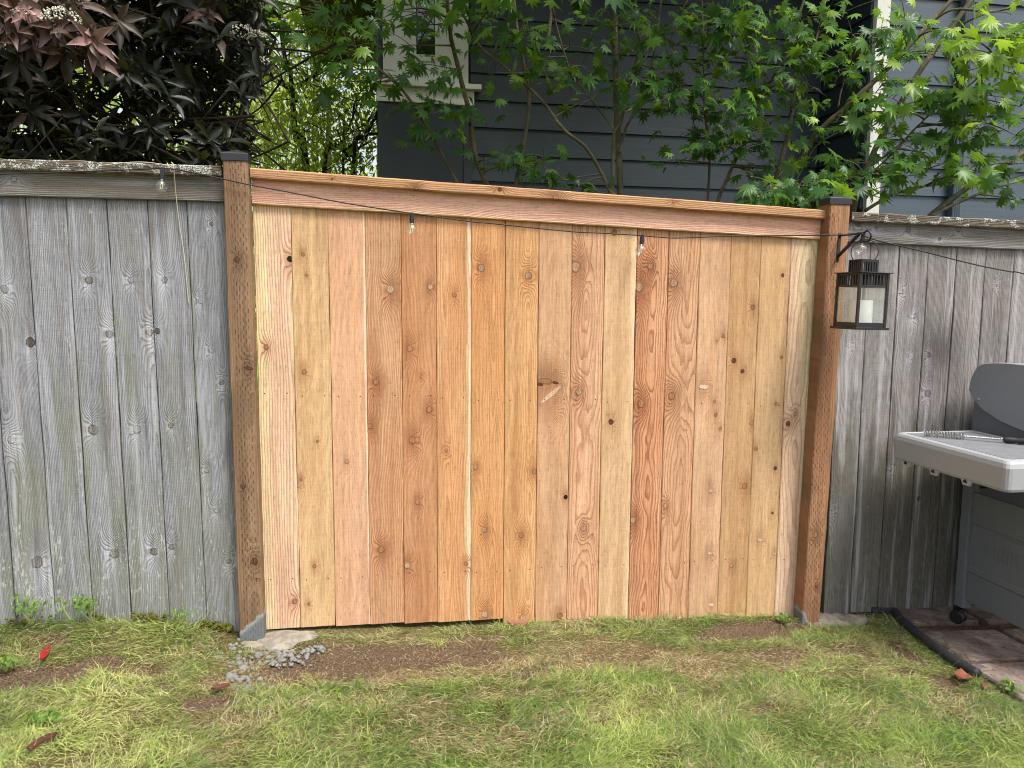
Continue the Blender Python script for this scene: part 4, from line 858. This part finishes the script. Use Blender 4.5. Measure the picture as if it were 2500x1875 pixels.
ch_ = MB().box(-u-.003, u+.003, -u-.003, u+.003, .3035, .307)
for k in range(4):
    for i in range(7):
        xx = -u+2*u*i/6; w_ = .005 if i in (0, 6) else .0032
        a0 = (xx-w_, -u-.002) if k % 2 == 0 else (-u-.002, xx-w_)
        if k < 2: ch_.box(xx-w_, xx+w_, (-u-.002, u-.003)[k], (-u+.003, u+.002)[k], .2497, .3034)
        elif 0 < i < 6: ch_.box((-u-.002, u-.003)[k-2], (-u+.003, u+.002)[k-2], xx-w_, xx+w_, .2497, .3034)
for z0, z1 in ((.2497, .2545), (.296, .3034)):
    ch_.box(-u-.0026, u+.0026, -u-.0026, -u-.002, z0, z1).box(-u-.0026, u+.0026, u+.002, u+.0026, z0, z1)
lp(ch_, 'vent_chimney', bv=0)
hp = [(.058*math.cos(w_), .0, .340+.056*math.sin(w_)) for w_ in np.linspace(-math.pi*.42, math.pi*1.42, 40)]
hp = [(.043, 0, .300)]+[p for p in hp if p[2] > .318]+[(-.043, 0, .300)]
o = lp(MB().tube(hp, .0024, 7), 'handle', bv=0); o.rotation_euler = (0, 0, -LR-R0(30))
M_cand = plain('white_candle_wax', alb(240, 238, 232), .5, .4, 0, 20, .05)
cdl = MB().lathe([(0, .0), (.045, 0), (.0455, .004), (.0455, .104), (.0445, .1075), (.039, .106), (.034, .098), (0, .095)], 32).tube([(0, 0, .094), (.001, 0, .104)], .0012, 6).build('candle', M_cand, None, True)
cdl.location = (LB[0]+.004, LB[1]+.002, LB[2]+.0109); tag(cdl, 'white pillar candle standing inside the hanging lantern', 'candle')
lit = MB()
for _ in range(60):
    p = np.array([random.uniform(-.066, .066), random.uniform(-.066, .066), .0135]);
    if math.hypot(p[0], p[1]) < .05: continue
    d = np.array([random.gauss(0, .012), random.gauss(0, .012), random.uniform(0, .006)]); lit.tube([p-d*.5, p+d*.5+np.array([0, 0, .002])], .0008, 4)
o = lit.build('dry_litter', plain('dry_litter', alb(92, 74, 54), .9)); o.location = LB; o.rotation_euler = (0, 0, LR); o.scale = (.86, .86, .92); o['kind'] = 'stuff'; o['label'] = 'dry needles lying around the candle'

# ================================================================== GRILL
M_shelf = plain('pale_grey_plastic', alb(154, 156, 158), .5, .4, 0, 90, .12, .0004)
M_lid = plain('dark_grey_enamel', alb(134, 138, 144), .42, .5, 0, 30, .10)
M_cart = plain('charcoal_painted_steel', alb(106, 111, 115), .45, .5, 0, 30, .10)
M_tyre = plain('black_caster', alb(26, 26, 28), .5, .4)
M_chrome = plain('bright_steel', alb(190, 192, 196), .28, .6, 1.0, 60, .1)
gx0, gy0, gy1 = 3.10, -.64, -.12
gr_ = tag(empty('gas_grill', (3.5, -.38, -.09)), 'dark grey gas grill on casters with pale side shelf, cut off by the right edge', 'grill')
# side shelf: a rounded slab with a downturned skirt and three hanging notches in its outer end
def shelf():
    n = 10; outline = []
    x0, x1, y0, y1 = 2.70, 3.105, -.765, -.130
    def corner(cx, cy, r, a0, a1, k=5): return [(cx+r*math.cos(a), cy+r*math.sin(a)) for a in np.linspace(a0, a1, k)]
    ol = corner(x0+.022, y0+.022, .022, math.pi*1.5, math.pi, 4)+corner(x0+.03, y1-.03, .03, math.pi, math.pi*.5, 6)+[(x1, y1), (x1, y0)]
    k = len(ol); cx, cy = (x0+x1)/2, (y0+y1)/2
    def ring(s, z): return [(cx+(x-cx)*(1-s/.2), cy+(y-cy)*(1-s/.32), z(x, y) if callable(z) else z) for x, y in ol]
    zt = .828
    levels = [ring(.004, lambda x, y: .712), ring(.0, lambda x, y: .722), ring(-.002, .80), ring(.003, .816), ring(.010, .825), ring(.022, .829), ring(.030, .8285), ring(.034, .824), ring(.19, .824)]
    vs = [p for l in levels for p in l]; fs = [(i*k+j, i*k+(j+1) % k, (i+1)*k+(j+1) % k, (i+1)*k+j) for i in range(len(levels)-1) for j in range(k)]+[tuple((len(levels)-1)*k+j for j in range(k))]
    fs = [f[::-1] for f in fs]
    b0 = len(vs); vs += [(x, y, .80) for x, y, z in ring(.012, .8)]; vs += [p for p in ring(.012, .714)]
    fs += [tuple(b0+j for j in range(k))]+[(b0+j, b0+(j+1) % k, b0+k+(j+1) % k, b0+k+j) for j in range(k)]+[(b0+k+j, b0+k+(j+1) % k, (j+1) % k, j) for j in range(k)]
    return mesh(vs, fs)
sh = link('side_shelf', shelf(), M_shelf); child(sh, gr_)
b = bmesh.new(); b.from_mesh(sh.data); bmesh.ops.recalc_face_normals(b, faces=b.faces); b.to_mesh(sh.data); b.free()
child(MB().box(2.745, 3.10, -.715, -.165, .8242, .8262).build('shelf_top', plain('grimy_shelf_top', alb(118, 119, 122), .55, .4, 0, 22, .34)), gr_)
for yy in (-.235, -.40, -.575):
    hk = MB(); pr = [(-.026, .0), (-.018, -.02), (.018, -.02), (.026, .0)]
    hk.add([(2.6975, yy+u_, .7145+v_) for u_, v_ in pr]+[(2.706, yy+u_, .7145+v_) for u_, v_ in pr], [(0, 1, 2, 3), (7, 6, 5, 4), (0, 4, 5, 1), (1, 5, 6, 2), (2, 6, 7, 3), (3, 7, 4, 0)])
    o = hk.build('tool_hook', M_shelf); o.parent = sh
    n_ = MB().add([(2.6962, yy+.011*math.cos(a)+.004, .704+(.013*math.sin(a) if math.sin(a) > 0 else 0)) for a in np.linspace(0, math.pi, 9)], [tuple(range(9))]); 
    q = n_.build('hook_slot', M_tyre); q.parent = sh
# cart
cart = MB().box(3.085, 3.13, -.165, -.115, .005, .60)
child(bevel(cart.build('leg', M_cart), .004), gr_); child(bevel(MB().box(3.085, 3.13, -.70, -.655, .005, .60).build('leg', M_cart), .004), gr_)
for yy in (-.14, -.68): child(bevel(MB().box(3.85, 3.895, yy-.025, yy+.025, .005, .60).build('leg', M_cart), .004), gr_)
pz = MB(); zs_ = [(.045, 3.1015), (.178, 3.1015), (.186, 3.094), (.205, 3.094), (.213, 3.1015), (.388, 3.1015), (.394, 3.107), (.403, 3.107), (.409, 3.1015), (.548, 3.1015)]
vs = [(x_, y_, z_) for z_, x_ in zs_ for y_ in (-.654, -.166)]; fs = [(2*i, 2*i+1, 2*i+3, 2*i+2) for i in range(len(zs_)-1)]
pz.add(vs, [f[::-1] for f in fs]); pz.box(3.108, 3.118, -.654, -.166, .045, .548)
child(pz.build('side_panel', M_cart), gr_)
lv = MB()
for i in range(14): lv.box(3.0985, 3.1012, -.255-.024*i-.004, -.255-.024*i, .285, .345)
child(lv.build('vent_slots', M_cart), gr_)
child(MB().box(3.13, 3.86, -.15, -.118, .05, .56).build('back_panel', M_cart), gr_); child(MB().box(3.13, 3.86, -.69, -.672, .05, .56).build('front_panel', M_cart), gr_)
child(bevel(MB().box(3.095, 3.124, -.52, -.485, .885, .985).build('lid_handle_bracket', M_tyre), .004), gr_)
for (yy, zz_) in ((-.172, .53), (-.172, .395), (-.172, .20), (-.172, .07), (-.648, .53), (-.648, .07)):
    s = MB().lathe([(0, .003), (.004, .002), (.006, 0)], 12).build('screw', M_cart, None, True); s.location = (3.0835 if yy > -.2 else 3.084, yy+.02, zz_); s.rotation_euler = (0, R0(-90), 0); child(s, gr_)
# firebox and lid with rounded end cap
child(bevel(MB().box(3.135, 3.86, -.66, -.085, .60, .80).box(3.15, 3.85, -.635, -.07, .80, .955).build('firebox', plain('firebox_enamel', alb(108, 112, 116), .45, .5)), .006), gr_)
prof = spline([(-.06, 1.00), (-.075, 1.07), (-.13, 1.125), (-.30, 1.140), (-.46, 1.125), (-.60, 1.04), (-.655, .93), (-.655, .87)], 6)
prof = [tuple(p) for p in prof]+[(-.50, .868), (-.40, .858), (-.34, .868), (-.25, .885), (-.15, .92), (-.085, .965)]
k = len(prof)
def lidpart(x0, x1, name, mat, infl):
    cy = sum(p[0] for p in prof)/k; cz = sum(p[1] for p in prof)/k
    vs = []
    for xx, s in ((x0, infl-.02), (x0+.004, infl-.006), (x0+.010, infl), (x1, infl)): vs += [(xx, cy+(y_-cy)*s, cz+(z_-cz)*s) for y_, z_ in prof]
    fs = [(i*k+j, i*k+(j+1) % k, (i+1)*k+(j+1) % k, (i+1)*k+j) for i in range(3) for j in range(k)]+[tuple(range(k-1, -1, -1)), tuple(3*k+j for j in range(k))]
    o = link(name, mesh(vs, fs), mat); b = bmesh.new(); b.from_mesh(o.data); bmesh.ops.recalc_face_normals(b, faces=b.faces); b.to_mesh(o.data); b.free(); return child(o, gr_)
lidpart(3.125, 3.165, 'lid_end_cap', M_lid, 1.0); lidpart(3.166, 3.85, 'lid', M_lid, .975)
for yy, zz_ in ((-.125, .965), (-.44, .905)):
    s = MB().lathe([(0, .004), (.005, .003), (.008, 0)], 14).build('bolt', M_chrome, None, True); s.location = (3.124, yy, zz_); s.rotation_euler = (0, R0(-90), 0); child(s, gr_)
for (cx_, cy_) in ((3.085, -.135), (3.085, -.685), (3.87, -.135), (3.87, -.685)):
    cs = MB(); gzv = float(gz(cx_, cy_))+.012
    for s_ in (-1, 1):
        cs.lathe([(0, -.011), (.026, -.011), (.031, -.006), (.031, .006), (.026, .011), (.012, .008), (0, .008)], 24)
    vv = np.array(cs.v); n2_ = len(vv)//2; rot = np.array([[0, 0, 1.], [0, 1, 0], [-1, 0, 0]])
    vv = vv@rot.T; vv[:n2_, 0] -= .016; vv[n2_:, 0] += .016; an = R0(28); c_, s2 = math.cos(an), math.sin(an); vv = vv@np.array([[c_, s2, 0], [-s2, c_, 0], [0, 0, 1]])
    mbc = MB(); mbc.add(vv, cs.f); mbc.box(-.014, .014, -.02, .02, .012, .04).tube([(0, .01, .03), (0, .01, .075)], .006, 8)
    o = mbc.build('caster', M_tyre, None, False); o.location = (cx_+.01, cy_, gzv+.031+.004); child(o, gr_)
# grill brush on the shelf
bz = .8275; ba, bb_, bc_ = at(2232, 1060, -.32), at(2318, 1062, -.36), at(2520, 1128, -.47)
A0 = np.array([2.775, -.235, bz+.012]); A1 = np.array([2.885, -.335, bz+.012]); A2 = np.array([2.985, -.43, bz+.013]); A3 = np.array([3.12, -.56, bz+.016])
br = tag(empty('grill_brush', tuple(A1)), 'wire coil grill brush with black handle lying on the pale side shelf', 'brush'); d_ = (A1-A0)/np.linalg.norm(A1-A0); side = np.cross(d_, [0, 0, 1.])
M_wire = plain('brush_wire', alb(150, 150, 146), .35, .6, .9)
mb = MB(); coil = []
for off in (-.014, .014):
    pts = [A0+side*off+(A1-A0)*i/170+.012*(math.cos(i*.52)*side+math.sin(i*.52)*np.array([0, 0, 1.0]))+np.array([0, 0, .002]) for i in range(171)]; mb.tube(pts, .0011, 5)
    for i in range(150):
        p = A0+side*off+(A1-A0)*random.random(); w_ = random.random()*6.28; e = math.cos(w_)*side+math.sin(w_)*np.array([0, 0, 1.]); mb.tube([p+e*.003, p+e*.0125+d_*random.gauss(0, .003)], .0005, 3)
child(mb.build('bristles', M_wire, None, True), br)
mb = MB()
for off in (-.0035, .0035):
    for ph in (0, math.pi): mb.tube([A1+side*off+(A2-A1)*i/60+.0022*(math.cos(i*.9+ph)*side+math.sin(i*.9+ph)*np.array([0, 0, 1.])) for i in range(61)], .0016, 5)
child(mb.build('twisted_shaft', M_chrome, None, True), br)
q = A2+(A3-A2)*np.array([0, .04, .08, .2, .24, .28, .7, .98, 1.0])[:, None]; child(MB().tube(q, [.010, .0125, .0125, .0125, .011, .0125, .013, .0135, .010], 14).build('handle', M_cap, None, True), br)

# ================================================================== PAVERS, EDGING, FOOTINGS AND LITTER
def paver_mat(name, c0, c1):
    g = G(name, .9, .2); x, y, z = g.coord(); n = g.noise(g.vec, 160, 4, .7); n2 = g.noise(g.vec, 11, 4, .6)
    c = g.mix(g.ss(.35, .65, n2), c0, c1); c = g.mul(c, .6+n*.8); sp_ = 1.0-g.ss(.1, .2, g.voro(g.vec, 70)); c = g.mix(sp_*g.ss(.5, .6, n2)*.5, c, alb(170, 160, 140)); g.base(c); g.bump(n+n2, .003); return g.mat
M_pav = paver_mat('red_brown_paver', alb(136, 122, 114), alb(98, 86, 80)); M_pav2 = paver_mat('grey_paver', alb(112, 106, 100), alb(92, 86, 80))
px_ = [(2.90, .02, .36, .20, 0), (3.285, .02, .36, .2, 0), (3.67, .02, .36, .2, 0), (2.86, -.30, .40, .29, 0), (3.275, -.30, .40, .29, 0), (3.69, -.30, .40, .29, 0), (2.83, -.62, .42, .29, 0), (3.265, -.62, .42, .29, 0), (3.70, -.62, .42, .29, 0), (2.80, -.93, .42, .28, 1), (3.235, -.93, .42, .28, 1), (2.82, -1.24, .42, .28, 1), (3.255, -1.24, .42, .28, 1)]
names = ['brown paver against the fence under the grill caster', 'brown paver against the fence behind the grill', 'brown paver behind the far end of the grill', 'brown paver along the black edging below the caster', 'brown paver under the middle of the grill', 'brown paver under the far end of the grill', 'worn brown paver with litter at the near end of the black edging', 'brown paver in front of the grill leg', 'brown paver at the far front of the grill', 'grey paver next to the lawn and the brown leaves', 'grey paver in front of the grill shelf', 'nearest grey paver beside the lawn', 'nearest grey paver away from the lawn']
for (x_, y_, w_, h_, kd), nm in zip(px_, names):
    mb = MB(); r = .022; w1, h1 = w_-.008, h_-.008; ol = []
    for (cx_, cy_, a0) in ((w1-r, h1-r, 0), (r, h1-r, 90), (r, r, 180), (w1-r, r, 270)):
        ol += [(cx_+r*math.cos(R0(a0+t)), cy_+r*math.sin(R0(a0+t))) for t in (0, 30, 60, 90)]
    k = len(ol); vs = [(cx_, cy_, -.05) for cx_, cy_ in ol]+[(cx_, cy_, .0) for cx_, cy_ in ol]+[(w1/2+(cx_-w1/2)*.975, h1/2+(cy_-h1/2)*.96, .008) for cx_, cy_ in ol]
    mb.add(vs, [(i*k+j, i*k+(j+1) % k, (i+1)*k+(j+1) % k, (i+1)*k+j) for i in range(2) for j in range(k)]+[tuple(2*k+j for j in range(k))])
    o = mb.build('paver', M_pav2 if kd else M_pav); y0_ = y_-h_/1.0+.18 if False else y_-h_*.5
    o.location = (x_, y0_-.02, GA+GB*(x_+.2)+random.uniform(.006, .012)); o.rotation_euler = (random.uniform(-.008, .008), -GB, random.uniform(-.012, .012)); tag(o, nm, 'paver', 'pavers under the grill')
ep = [at(2128, 1466, .0), on_ground(2150, 1486), on_ground(2200, 1527), on_ground(2262, 1578), on_ground(2325, 1622), on_ground(2386, 1656)]
ep = [np.array([p[0], min(p[1], .0), float(gz(p[0], p[1]))+.022]) for p in ep]
ed = MB().tube(spline(ep, 8), .020, 12).build('edging_pipe', plain('black_rubber_pipe', alb(40, 41, 45), .6, .35, 0, 60, .35, .002), None, True); tag(ed, 'black edging pipe running from the fence between lawn and pavers', 'edging')
g = G('concrete', .9, .2); x, y, z = g.coord(); n = g.noise(g.vec, 120, 5, .65); n2 = g.noise(g.vec, 20, 3)
c = g.mul(g.mix(g.ss(.4, .6, n2), alb(150, 142, 128), alb(126, 118, 106)), .7+n*.6); sp_ = 1.0-g.ss(.07, .13, g.voro(g.vec, 110)); c = g.mix(sp_*.8, c, alb(206, 202, 186)); g.base(c); g.bump(n, .003); M_conc = g.mat
def footing(cx_, cy_, rx, ry, ztop, label):
    mb = MB(); n = 30; rings = [(1.08, -.09), (1.0, -.02), (.93, -.002), (.75, .003), (.4, .005)]; vs = []
    for s_, z_ in rings:
        for j in range(n):
            w_ = 2*math.pi*j/n; k_ = 1+.14*math.sin(w_*3+cx_)+.08*math.sin(w_*5+1); vs.append((cx_+rx*s_*k_*math.cos(w_), cy_+ry*s_*k_*math.sin(w_), ztop+z_+.012*vnoise(np.array(s_*3.0*math.cos(w_)), np.array(s_*3.0*math.sin(w_)), 2.0, 9)*(s_ < 1)+random.uniform(-.002, .002)))
    mb.add(vs, [(i*n+j, i*n+(j+1) % n, (i+1)*n+(j+1) % n, (i+1)*n+j) for i in range(len(rings)-1) for j in range(n)]+[tuple((len(rings)-1)*n+j for j in range(n))])
    return tag(mb.build('concrete_footing', M_conc, None, True), label, 'footing')
f1 = on_ground(650, 1562); f2 = on_ground(2015, 1530)
footing(.035, -.075, .17, .088, .040, 'fresh pale concrete footing around the foot of the left hand post')
footing(2.52, -.05, .15, .075, -.058, 'pale grey concrete footing beside the foot of the right hand post')
# spilled wet concrete: crumbs, too many to count
iv2, if2 = ico(1., 2)
P, S = [], []
for (px, py, rx, ry, n, s0) in [(600, 1600, .03, .02, 35, .010), (640, 1590, .045, .02, 60, .012), (700, 1600, .05, .018, 60, .011), (760, 1585, .035, .016, 45, .011), (660, 1615, .07, .016, 70, .009), (720, 1620, .05, .012, 30, .008), (575, 1575, .02, .02, 30, .011), (580, 1620, .02, .02, 25, .012), (590, 1650, .025, .022, 50, .013), (605, 1680, .024, .02, 50, .012), (550, 1605, .03, .012, 18, .007), (530, 1590, .05, .015, 16, .006), (660, 1670, .035, .01, 14, .008), (320, 1755, .05, .03, 14, .006)]:
    c = on_ground(px, py)
    for _ in range(int(n*.55)): P.append((c[0]+rng.normal(0, rx), c[1]+rng.normal(0, ry))); S.append(s0*(rng.uniform(1.0, 1.5) if rng.random() < .08 else rng.uniform(.15, .95)**1.5)+.0015)
P = np.array(P); S = np.array(S); pz_ = gz(P[:, 0], P[:, 1])+S*rng.uniform(-.45, .2, len(S))
lump = iv2*(1+.34*np.sin(iv2[:, :1]*5+1)*np.sin(iv2[:, 1:2]*6)+.2*np.sin(iv2[:, 2:]*9+iv2[:, :1]*7))*np.array([1, 1, .72])
v, f, t = scatter(lump, if2, np.column_stack([P, pz_]), frames(rng.normal(0, 1, (len(P), 3))*np.array([1, 1, .25]), np.tile([0, 0, 1.], (len(P), 1))), S, np.zeros(len(P)))
g = G('wet_concrete_crumbs', .9, .2); x, y, z = g.coord(); n = g.noise(g.vec, 260, 4, .65); g.base(g.mul(alb(138, 136, 130), .42+n*1.0)); g.bump(n, .004)
o = link('concrete_crumbs', big_mesh(v, f, t), g.mat, None, True); o['kind'] = 'stuff'; tag(o, 'grey crumbs of spilled concrete around the left hand post', 'rubble')
# litter
def flat_piece(name, pts, th, zoff, mat, label, cat, curl=.0):
    c = np.mean([on_ground(*p)[:2] for p in pts], 0); vs = []
    L_ = [on_ground(*p) for p in pts]; zc = float(gz(c[0], c[1]))+zoff; n = len(L_)
    for dz in (0, th): vs += [(p[0], p[1], zc+dz+curl*math.sin(i*1.7)) for i, p in enumerate(L_)]
    mb = MB().add(vs, [tuple(range(n-1, -1, -1)), tuple(n+j for j in range(n))]+[(j, (j+1) % n, n+(j+1) % n, n+j) for j in range(n)])
    return tag(mb.build(name, mat), label, cat)
flat_piece('fallen_leaf', [(98, 1632), (101, 1618), (109, 1607), (118, 1600), (126, 1598), (124, 1610), (117, 1622), (108, 1630)], .002, .022, plain('red_leaf', alb(150, 26, 36), .4, .5, 0, 60, .12), 'bright red fallen leaf on the dark soil at the left', 'leaf', .004)
flat_piece('bark_strip', [(515, 1693), (530, 1686), (556, 1681), (562, 1684), (548, 1691), (526, 1696)], .006, .02, plain('brown_bark', alb(96, 66, 52), .9, .1, 0, 60, .4), 'brown strip of bark on bare soil below the concrete spill', 'bark', .003)
flat_piece('bark_strip', [(66, 1842), (92, 1826), (120, 1810), (140, 1805), (136, 1816), (104, 1832), (76, 1849)], .006, .022, plain('red_brown_bark', alb(84, 54, 46), .9, .1, 0, 60, .4), 'long red brown bark strip in the grass at the lower left corner', 'bark', .003)
flat_piece('fallen_leaf', [(2328, 1655), (2345, 1650), (2362, 1660), (2378, 1664), (2366, 1671), (2352, 1674), (2340, 1668)], .002, .026, plain('brown_leaf', alb(128, 76, 58), .6, .3, 0, 60, .25), 'curled brown dead leaf at the near end of the black edging', 'leaf', .008)
flat_piece('fallen_leaf', [(2395, 1676), (2410, 1684), (2416, 1692), (2404, 1690), (2396, 1684)], .002, .02, plain('dark_leaf', alb(104, 62, 48), .6, .3, 0, 60, .25), 'small brown leaf scrap beside the grey paver', 'leaf', .005)
flat_piece('brick_scrap', [(1238, 1529), (1262, 1524), (1290, 1526), (1288, 1533), (1250, 1536)], .014, .002, plain('dull_red_brick', alb(146, 100, 84), .9, .1, 0, 60, .3), 'dull red scrap of brick under the raised board', 'brick')

lit = MB()
for _ in range(520):
    t_ = random.random(); e0 = ep[0]+(ep[-1]-ep[0])*t_
    x_ = e0[0]+random.gauss(.03, .10); y_ = min(e0[1]+random.gauss(0, .06), -.012)
    if random.random() < .35: x_, y_ = random.uniform(2.85, 3.4), random.uniform(-.9, -.02)
    zz_ = (GA+GB*(x_)+.019) if x_ > 2.92 else float(gz(x_, y_))+.012
    L_ = random.uniform(.004, .012) if random.random() < .75 else random.uniform(.02, .06); w_ = random.random()*6.28; d = np.array([math.cos(w_), math.sin(w_), random.gauss(0, .12)])*L_
    p = np.array([x_, y_, zz_]); lit.tube([p-d, p+np.array([0, 0, .002]), p+d], [.0006, random.uniform(.0009, .0022), .0006], 4)
o = lit.build('dry_litter', plain('bark_crumbs', alb(96, 78, 60), .9, .1, 0, 15, .6)); o['kind'] = 'stuff'; tag(o, 'dry twigs and bark crumbs scattered along the edging and pavers', 'litter')
# ================================================================== PLANTS BY THE FENCE
M_weed = leaf_mat('weed_leaf', [alb(84, 116, 48), alb(124, 150, 72)], .35, .5, .3)
M_moss = plain('moss', alb(92, 92, 36), .95, .05, 0, 120, .5, .004)
def weed(px, py, hgt, nst, label, lean=0., size=.04):
    b_ = on_ground(px, py); b_ = np.array([b_[0], min(b_[1], -.03), 0]); b_[2] = float(gz(b_[0], b_[1])); root = tag(empty('weed', tuple(b_)), label, 'weed', 'leafy weeds along the old fence')
    st = MB(); cs = []
    for i in range(nst):
        w_ = random.uniform(-.9, .9)+lean; hh = hgt*random.uniform(.6, 1.1); e = b_+np.array([math.sin(w_)*hh*.6, -abs(math.cos(w_*2))*hh*.25, hh]); m_ = (b_+e)/2+np.array([math.sin(w_)*.02, -.01, .02])
        st.tube(spline([b_, m_, e], 4), list(np.linspace(.0022, .0012, 9)), 5); cs.append(e)
    child(st.build('stem', plain('weed_stem', alb(150, 168, 92), .6), None, True), root)
    v, f, t = maple_leaves(cs, [6]*len(cs), [.016]*len(cs), [size*.36]*len(cs), [.5]*len(cs)); child(link('leaves', big_mesh(v, f, t), M_weed), root)
weed(85, 1560, .10, 5, 'bright feathery weed at the fence foot near the left edge'); weed(182, 1560, .11, 4, 'upright weed at the fence foot, second from the left edge', 0, .03); weed(232, 1562, .10, 4, 'leaning leafy weed with long stalk at the old fence', -.4)
weed(15, 1640, .06, 6, 'low clump of clover like weed at the left edge', 0, .035); weed(445, 1545, .08, 4, 'small pale weed in the turf near the left hand post', 0, .025); weed(110, 1765, .03, 6, 'blue green rosette weed low in the lawn', 0, .04); weed(2455, 1685, .035, 5, 'pale green seedling beside the grey paver', 0, .03)
weed(1905, 1525, .03, 3, 'lone seedling under the right end of the cedar panel', .6, .035)
P, S = [], []
for (x0, x1, n, zt) in [(-.95, -.78, 24, .09), (-.50, -.36, 70, .10), (-.68, -.58, 22, .08), (-.24, -.12, 90, .11), (-1.4, -1.0, 40, .09)]:
    for _ in range(n):
        xx = random.uniform(x0, x1); P.append((xx, -.012-abs(random.gauss(0, .012)), float(gz(xx, -.01))+random.uniform(-.005, .035))); S.append(random.uniform(.003, .009))
P = np.array(P); S = np.array(S); v, f, t = scatter(lump, if2, P, frames(rng.normal(0, 1, (len(P), 3)), rng.normal(0, 1, (len(P), 3))), S, np.zeros(len(P)))
o = link('moss_cushions', big_mesh(v, f, t), M_moss, None, True); o['kind'] = 'stuff'; tag(o, 'olive moss cushions along the foot of the old left hand fence', 'moss')

# ================================================================== GRASS
def blades(n, x0, x1, y0, y1, clump=None):
    x = rng.uniform(x0, x1, n); y = rng.uniform(y0, y1, n); d = dirt_map(x, y); dr = dry_map(x, y)
    edge = np.where(y > -.62, 2.80+.115*(y+.62), 2.78); keep = (rng.random(n) > d*.90) & (x < edge-.01) & ((y < -.015)) & ~((np.abs((x-.02)/.18) < 1) & (np.abs((y+.075)/.10) < 1)) & ~((np.abs((x-2.52)/.15) < 1) & (y > -.12))
    keep &= rng.random(n) > dr*.25+np.clip((fbm(x, y, 11, 77)-.52)*2.2, 0, .75)
    return x[keep], y[keep], dr[keep], d[keep]
xs, ys, drs, ds = [np.concatenate(q) for q in zip(blades(235000, -1.25, 2.85, -1.30, .0), blades(26000, -1.9, 2.9, -1.9, -.9), blades(12000, -1.7, -1.1, -1.3, .0))]
n = len(xs); pn = fbm(xs, ys, 9, 41); pw = fbm(xs, ys, 5, 47, 2)*12.0
straw = rng.random(n) < np.clip(ds*.8+drs*.75+.22+.9*(pn-.5), .06, .96)
length = np.where(straw, rng.uniform(.02, .055, n), rng.uniform(.022, .062, n))*(1+.35*(pn-.5)*2); length *= np.clip(1.05-ds*.7, .3, 1)
length *= np.where(drs < .2, 1.2, np.where(drs > .6, .72, 1.0))
up = np.where(straw, np.abs(rng.normal(.16, .2, n)), np.abs(rng.normal(.30, .25, n)))*np.where(drs > .55, .6, 1.0)
az = pw+rng.normal(0, 1.25, n); hx, hy = np.cos(az), np.sin(az)
c1 = np.stack([hx*length*.45, hy*length*.45, length*(up*.62+.05)], 1)
bend = rng.uniform(-.1, .55, n); c2 = c1+np.stack([(hx+rng.normal(0, .3, n))*length*.5, (hy+rng.normal(0, .3, n))*length*.5, length*(up*.55-bend*.45)], 1)
cm = np.stack([hx*length*.2, hy*length*.2, length*(up*.4+.04)], 1)
base = np.stack([xs, ys, gz(xs, ys)-.004-.012*ds+rng.uniform(0, .006, n)], 1)
c2[:, 2] = np.maximum(c2[:, 2], .003); c1[:, 2] = np.maximum(c1[:, 2], .004)
wd_ = rng.uniform(.0009, .0018, n)*np.where(straw, .85, 1.1); tw_ = rng.normal(0, .5, n); sx = -hy*np.cos(tw_); sy = hx*np.cos(tw_); sz_ = np.sin(tw_)
sv = np.stack([sx, sy, sz_], 1)*wd_[:, None]*.5
V4 = np.stack([base-sv, base+sv, base+cm-sv*1.1, base+cm+sv*1.1, base+c1-sv*.9, base+c1+sv*.9, base+c2], 1).reshape(-1, 3)
F = np.array([(0, 1, 3), (0, 3, 2), (2, 3, 5), (2, 5, 4), (4, 5, 6)]); F = (F[None]+np.arange(n)[:, None, None]*7).reshape(-1, 3)
lush = np.clip(.5+(fbm(xs, ys, 2.4, 61)-.5)*1.8, 0, 1)
tone = np.where(straw, rng.uniform(.72, 1.0, n), np.clip(.04+.46*lush+rng.normal(0, .17, n), 0, .66))
g = G('grass_blades', .55, .25); t = g.attr('tone'); nd = g.n('ShaderNodeValToRGB'); r = nd.color_ramp
for i, (p_, c_) in enumerate([(0., alb(80, 112, 54)), (.25, alb(128, 152, 72)), (.5, alb(176, 188, 100)), (.66, alb(214, 216, 142)), (.74, alb(112, 95, 66)), (.88, alb(172, 154, 112)), (1., alb(226, 214, 178))]):
    e = r.elements[i] if i < 2 else r.elements.new(p_); e.position = p_; e.color = c_
g.nt.links.new(t.o, nd.inputs[0]); c = V(g, nd.outputs[0]); g.base(c)
tr = g.n('ShaderNodeBsdfTranslucent'); g.nt.links.new(c.o, tr.inputs[0]); mx = g.n('ShaderNodeMixShader'); mx.inputs[0].default_value = .3
g.nt.links.new(g.p.outputs[0], mx.inputs[1]); g.nt.links.new(tr.outputs[0], mx.inputs[2]); g.nt.links.new(mx.outputs[0], g.out.inputs[0])
o = link('grass', big_mesh(V4, F, np.repeat(tone, 7)), g.mat, None, False); o['kind'] = 'stuff'; tag(o, 'patchy lawn of green and straw coloured grass in front of the fence', 'grass')
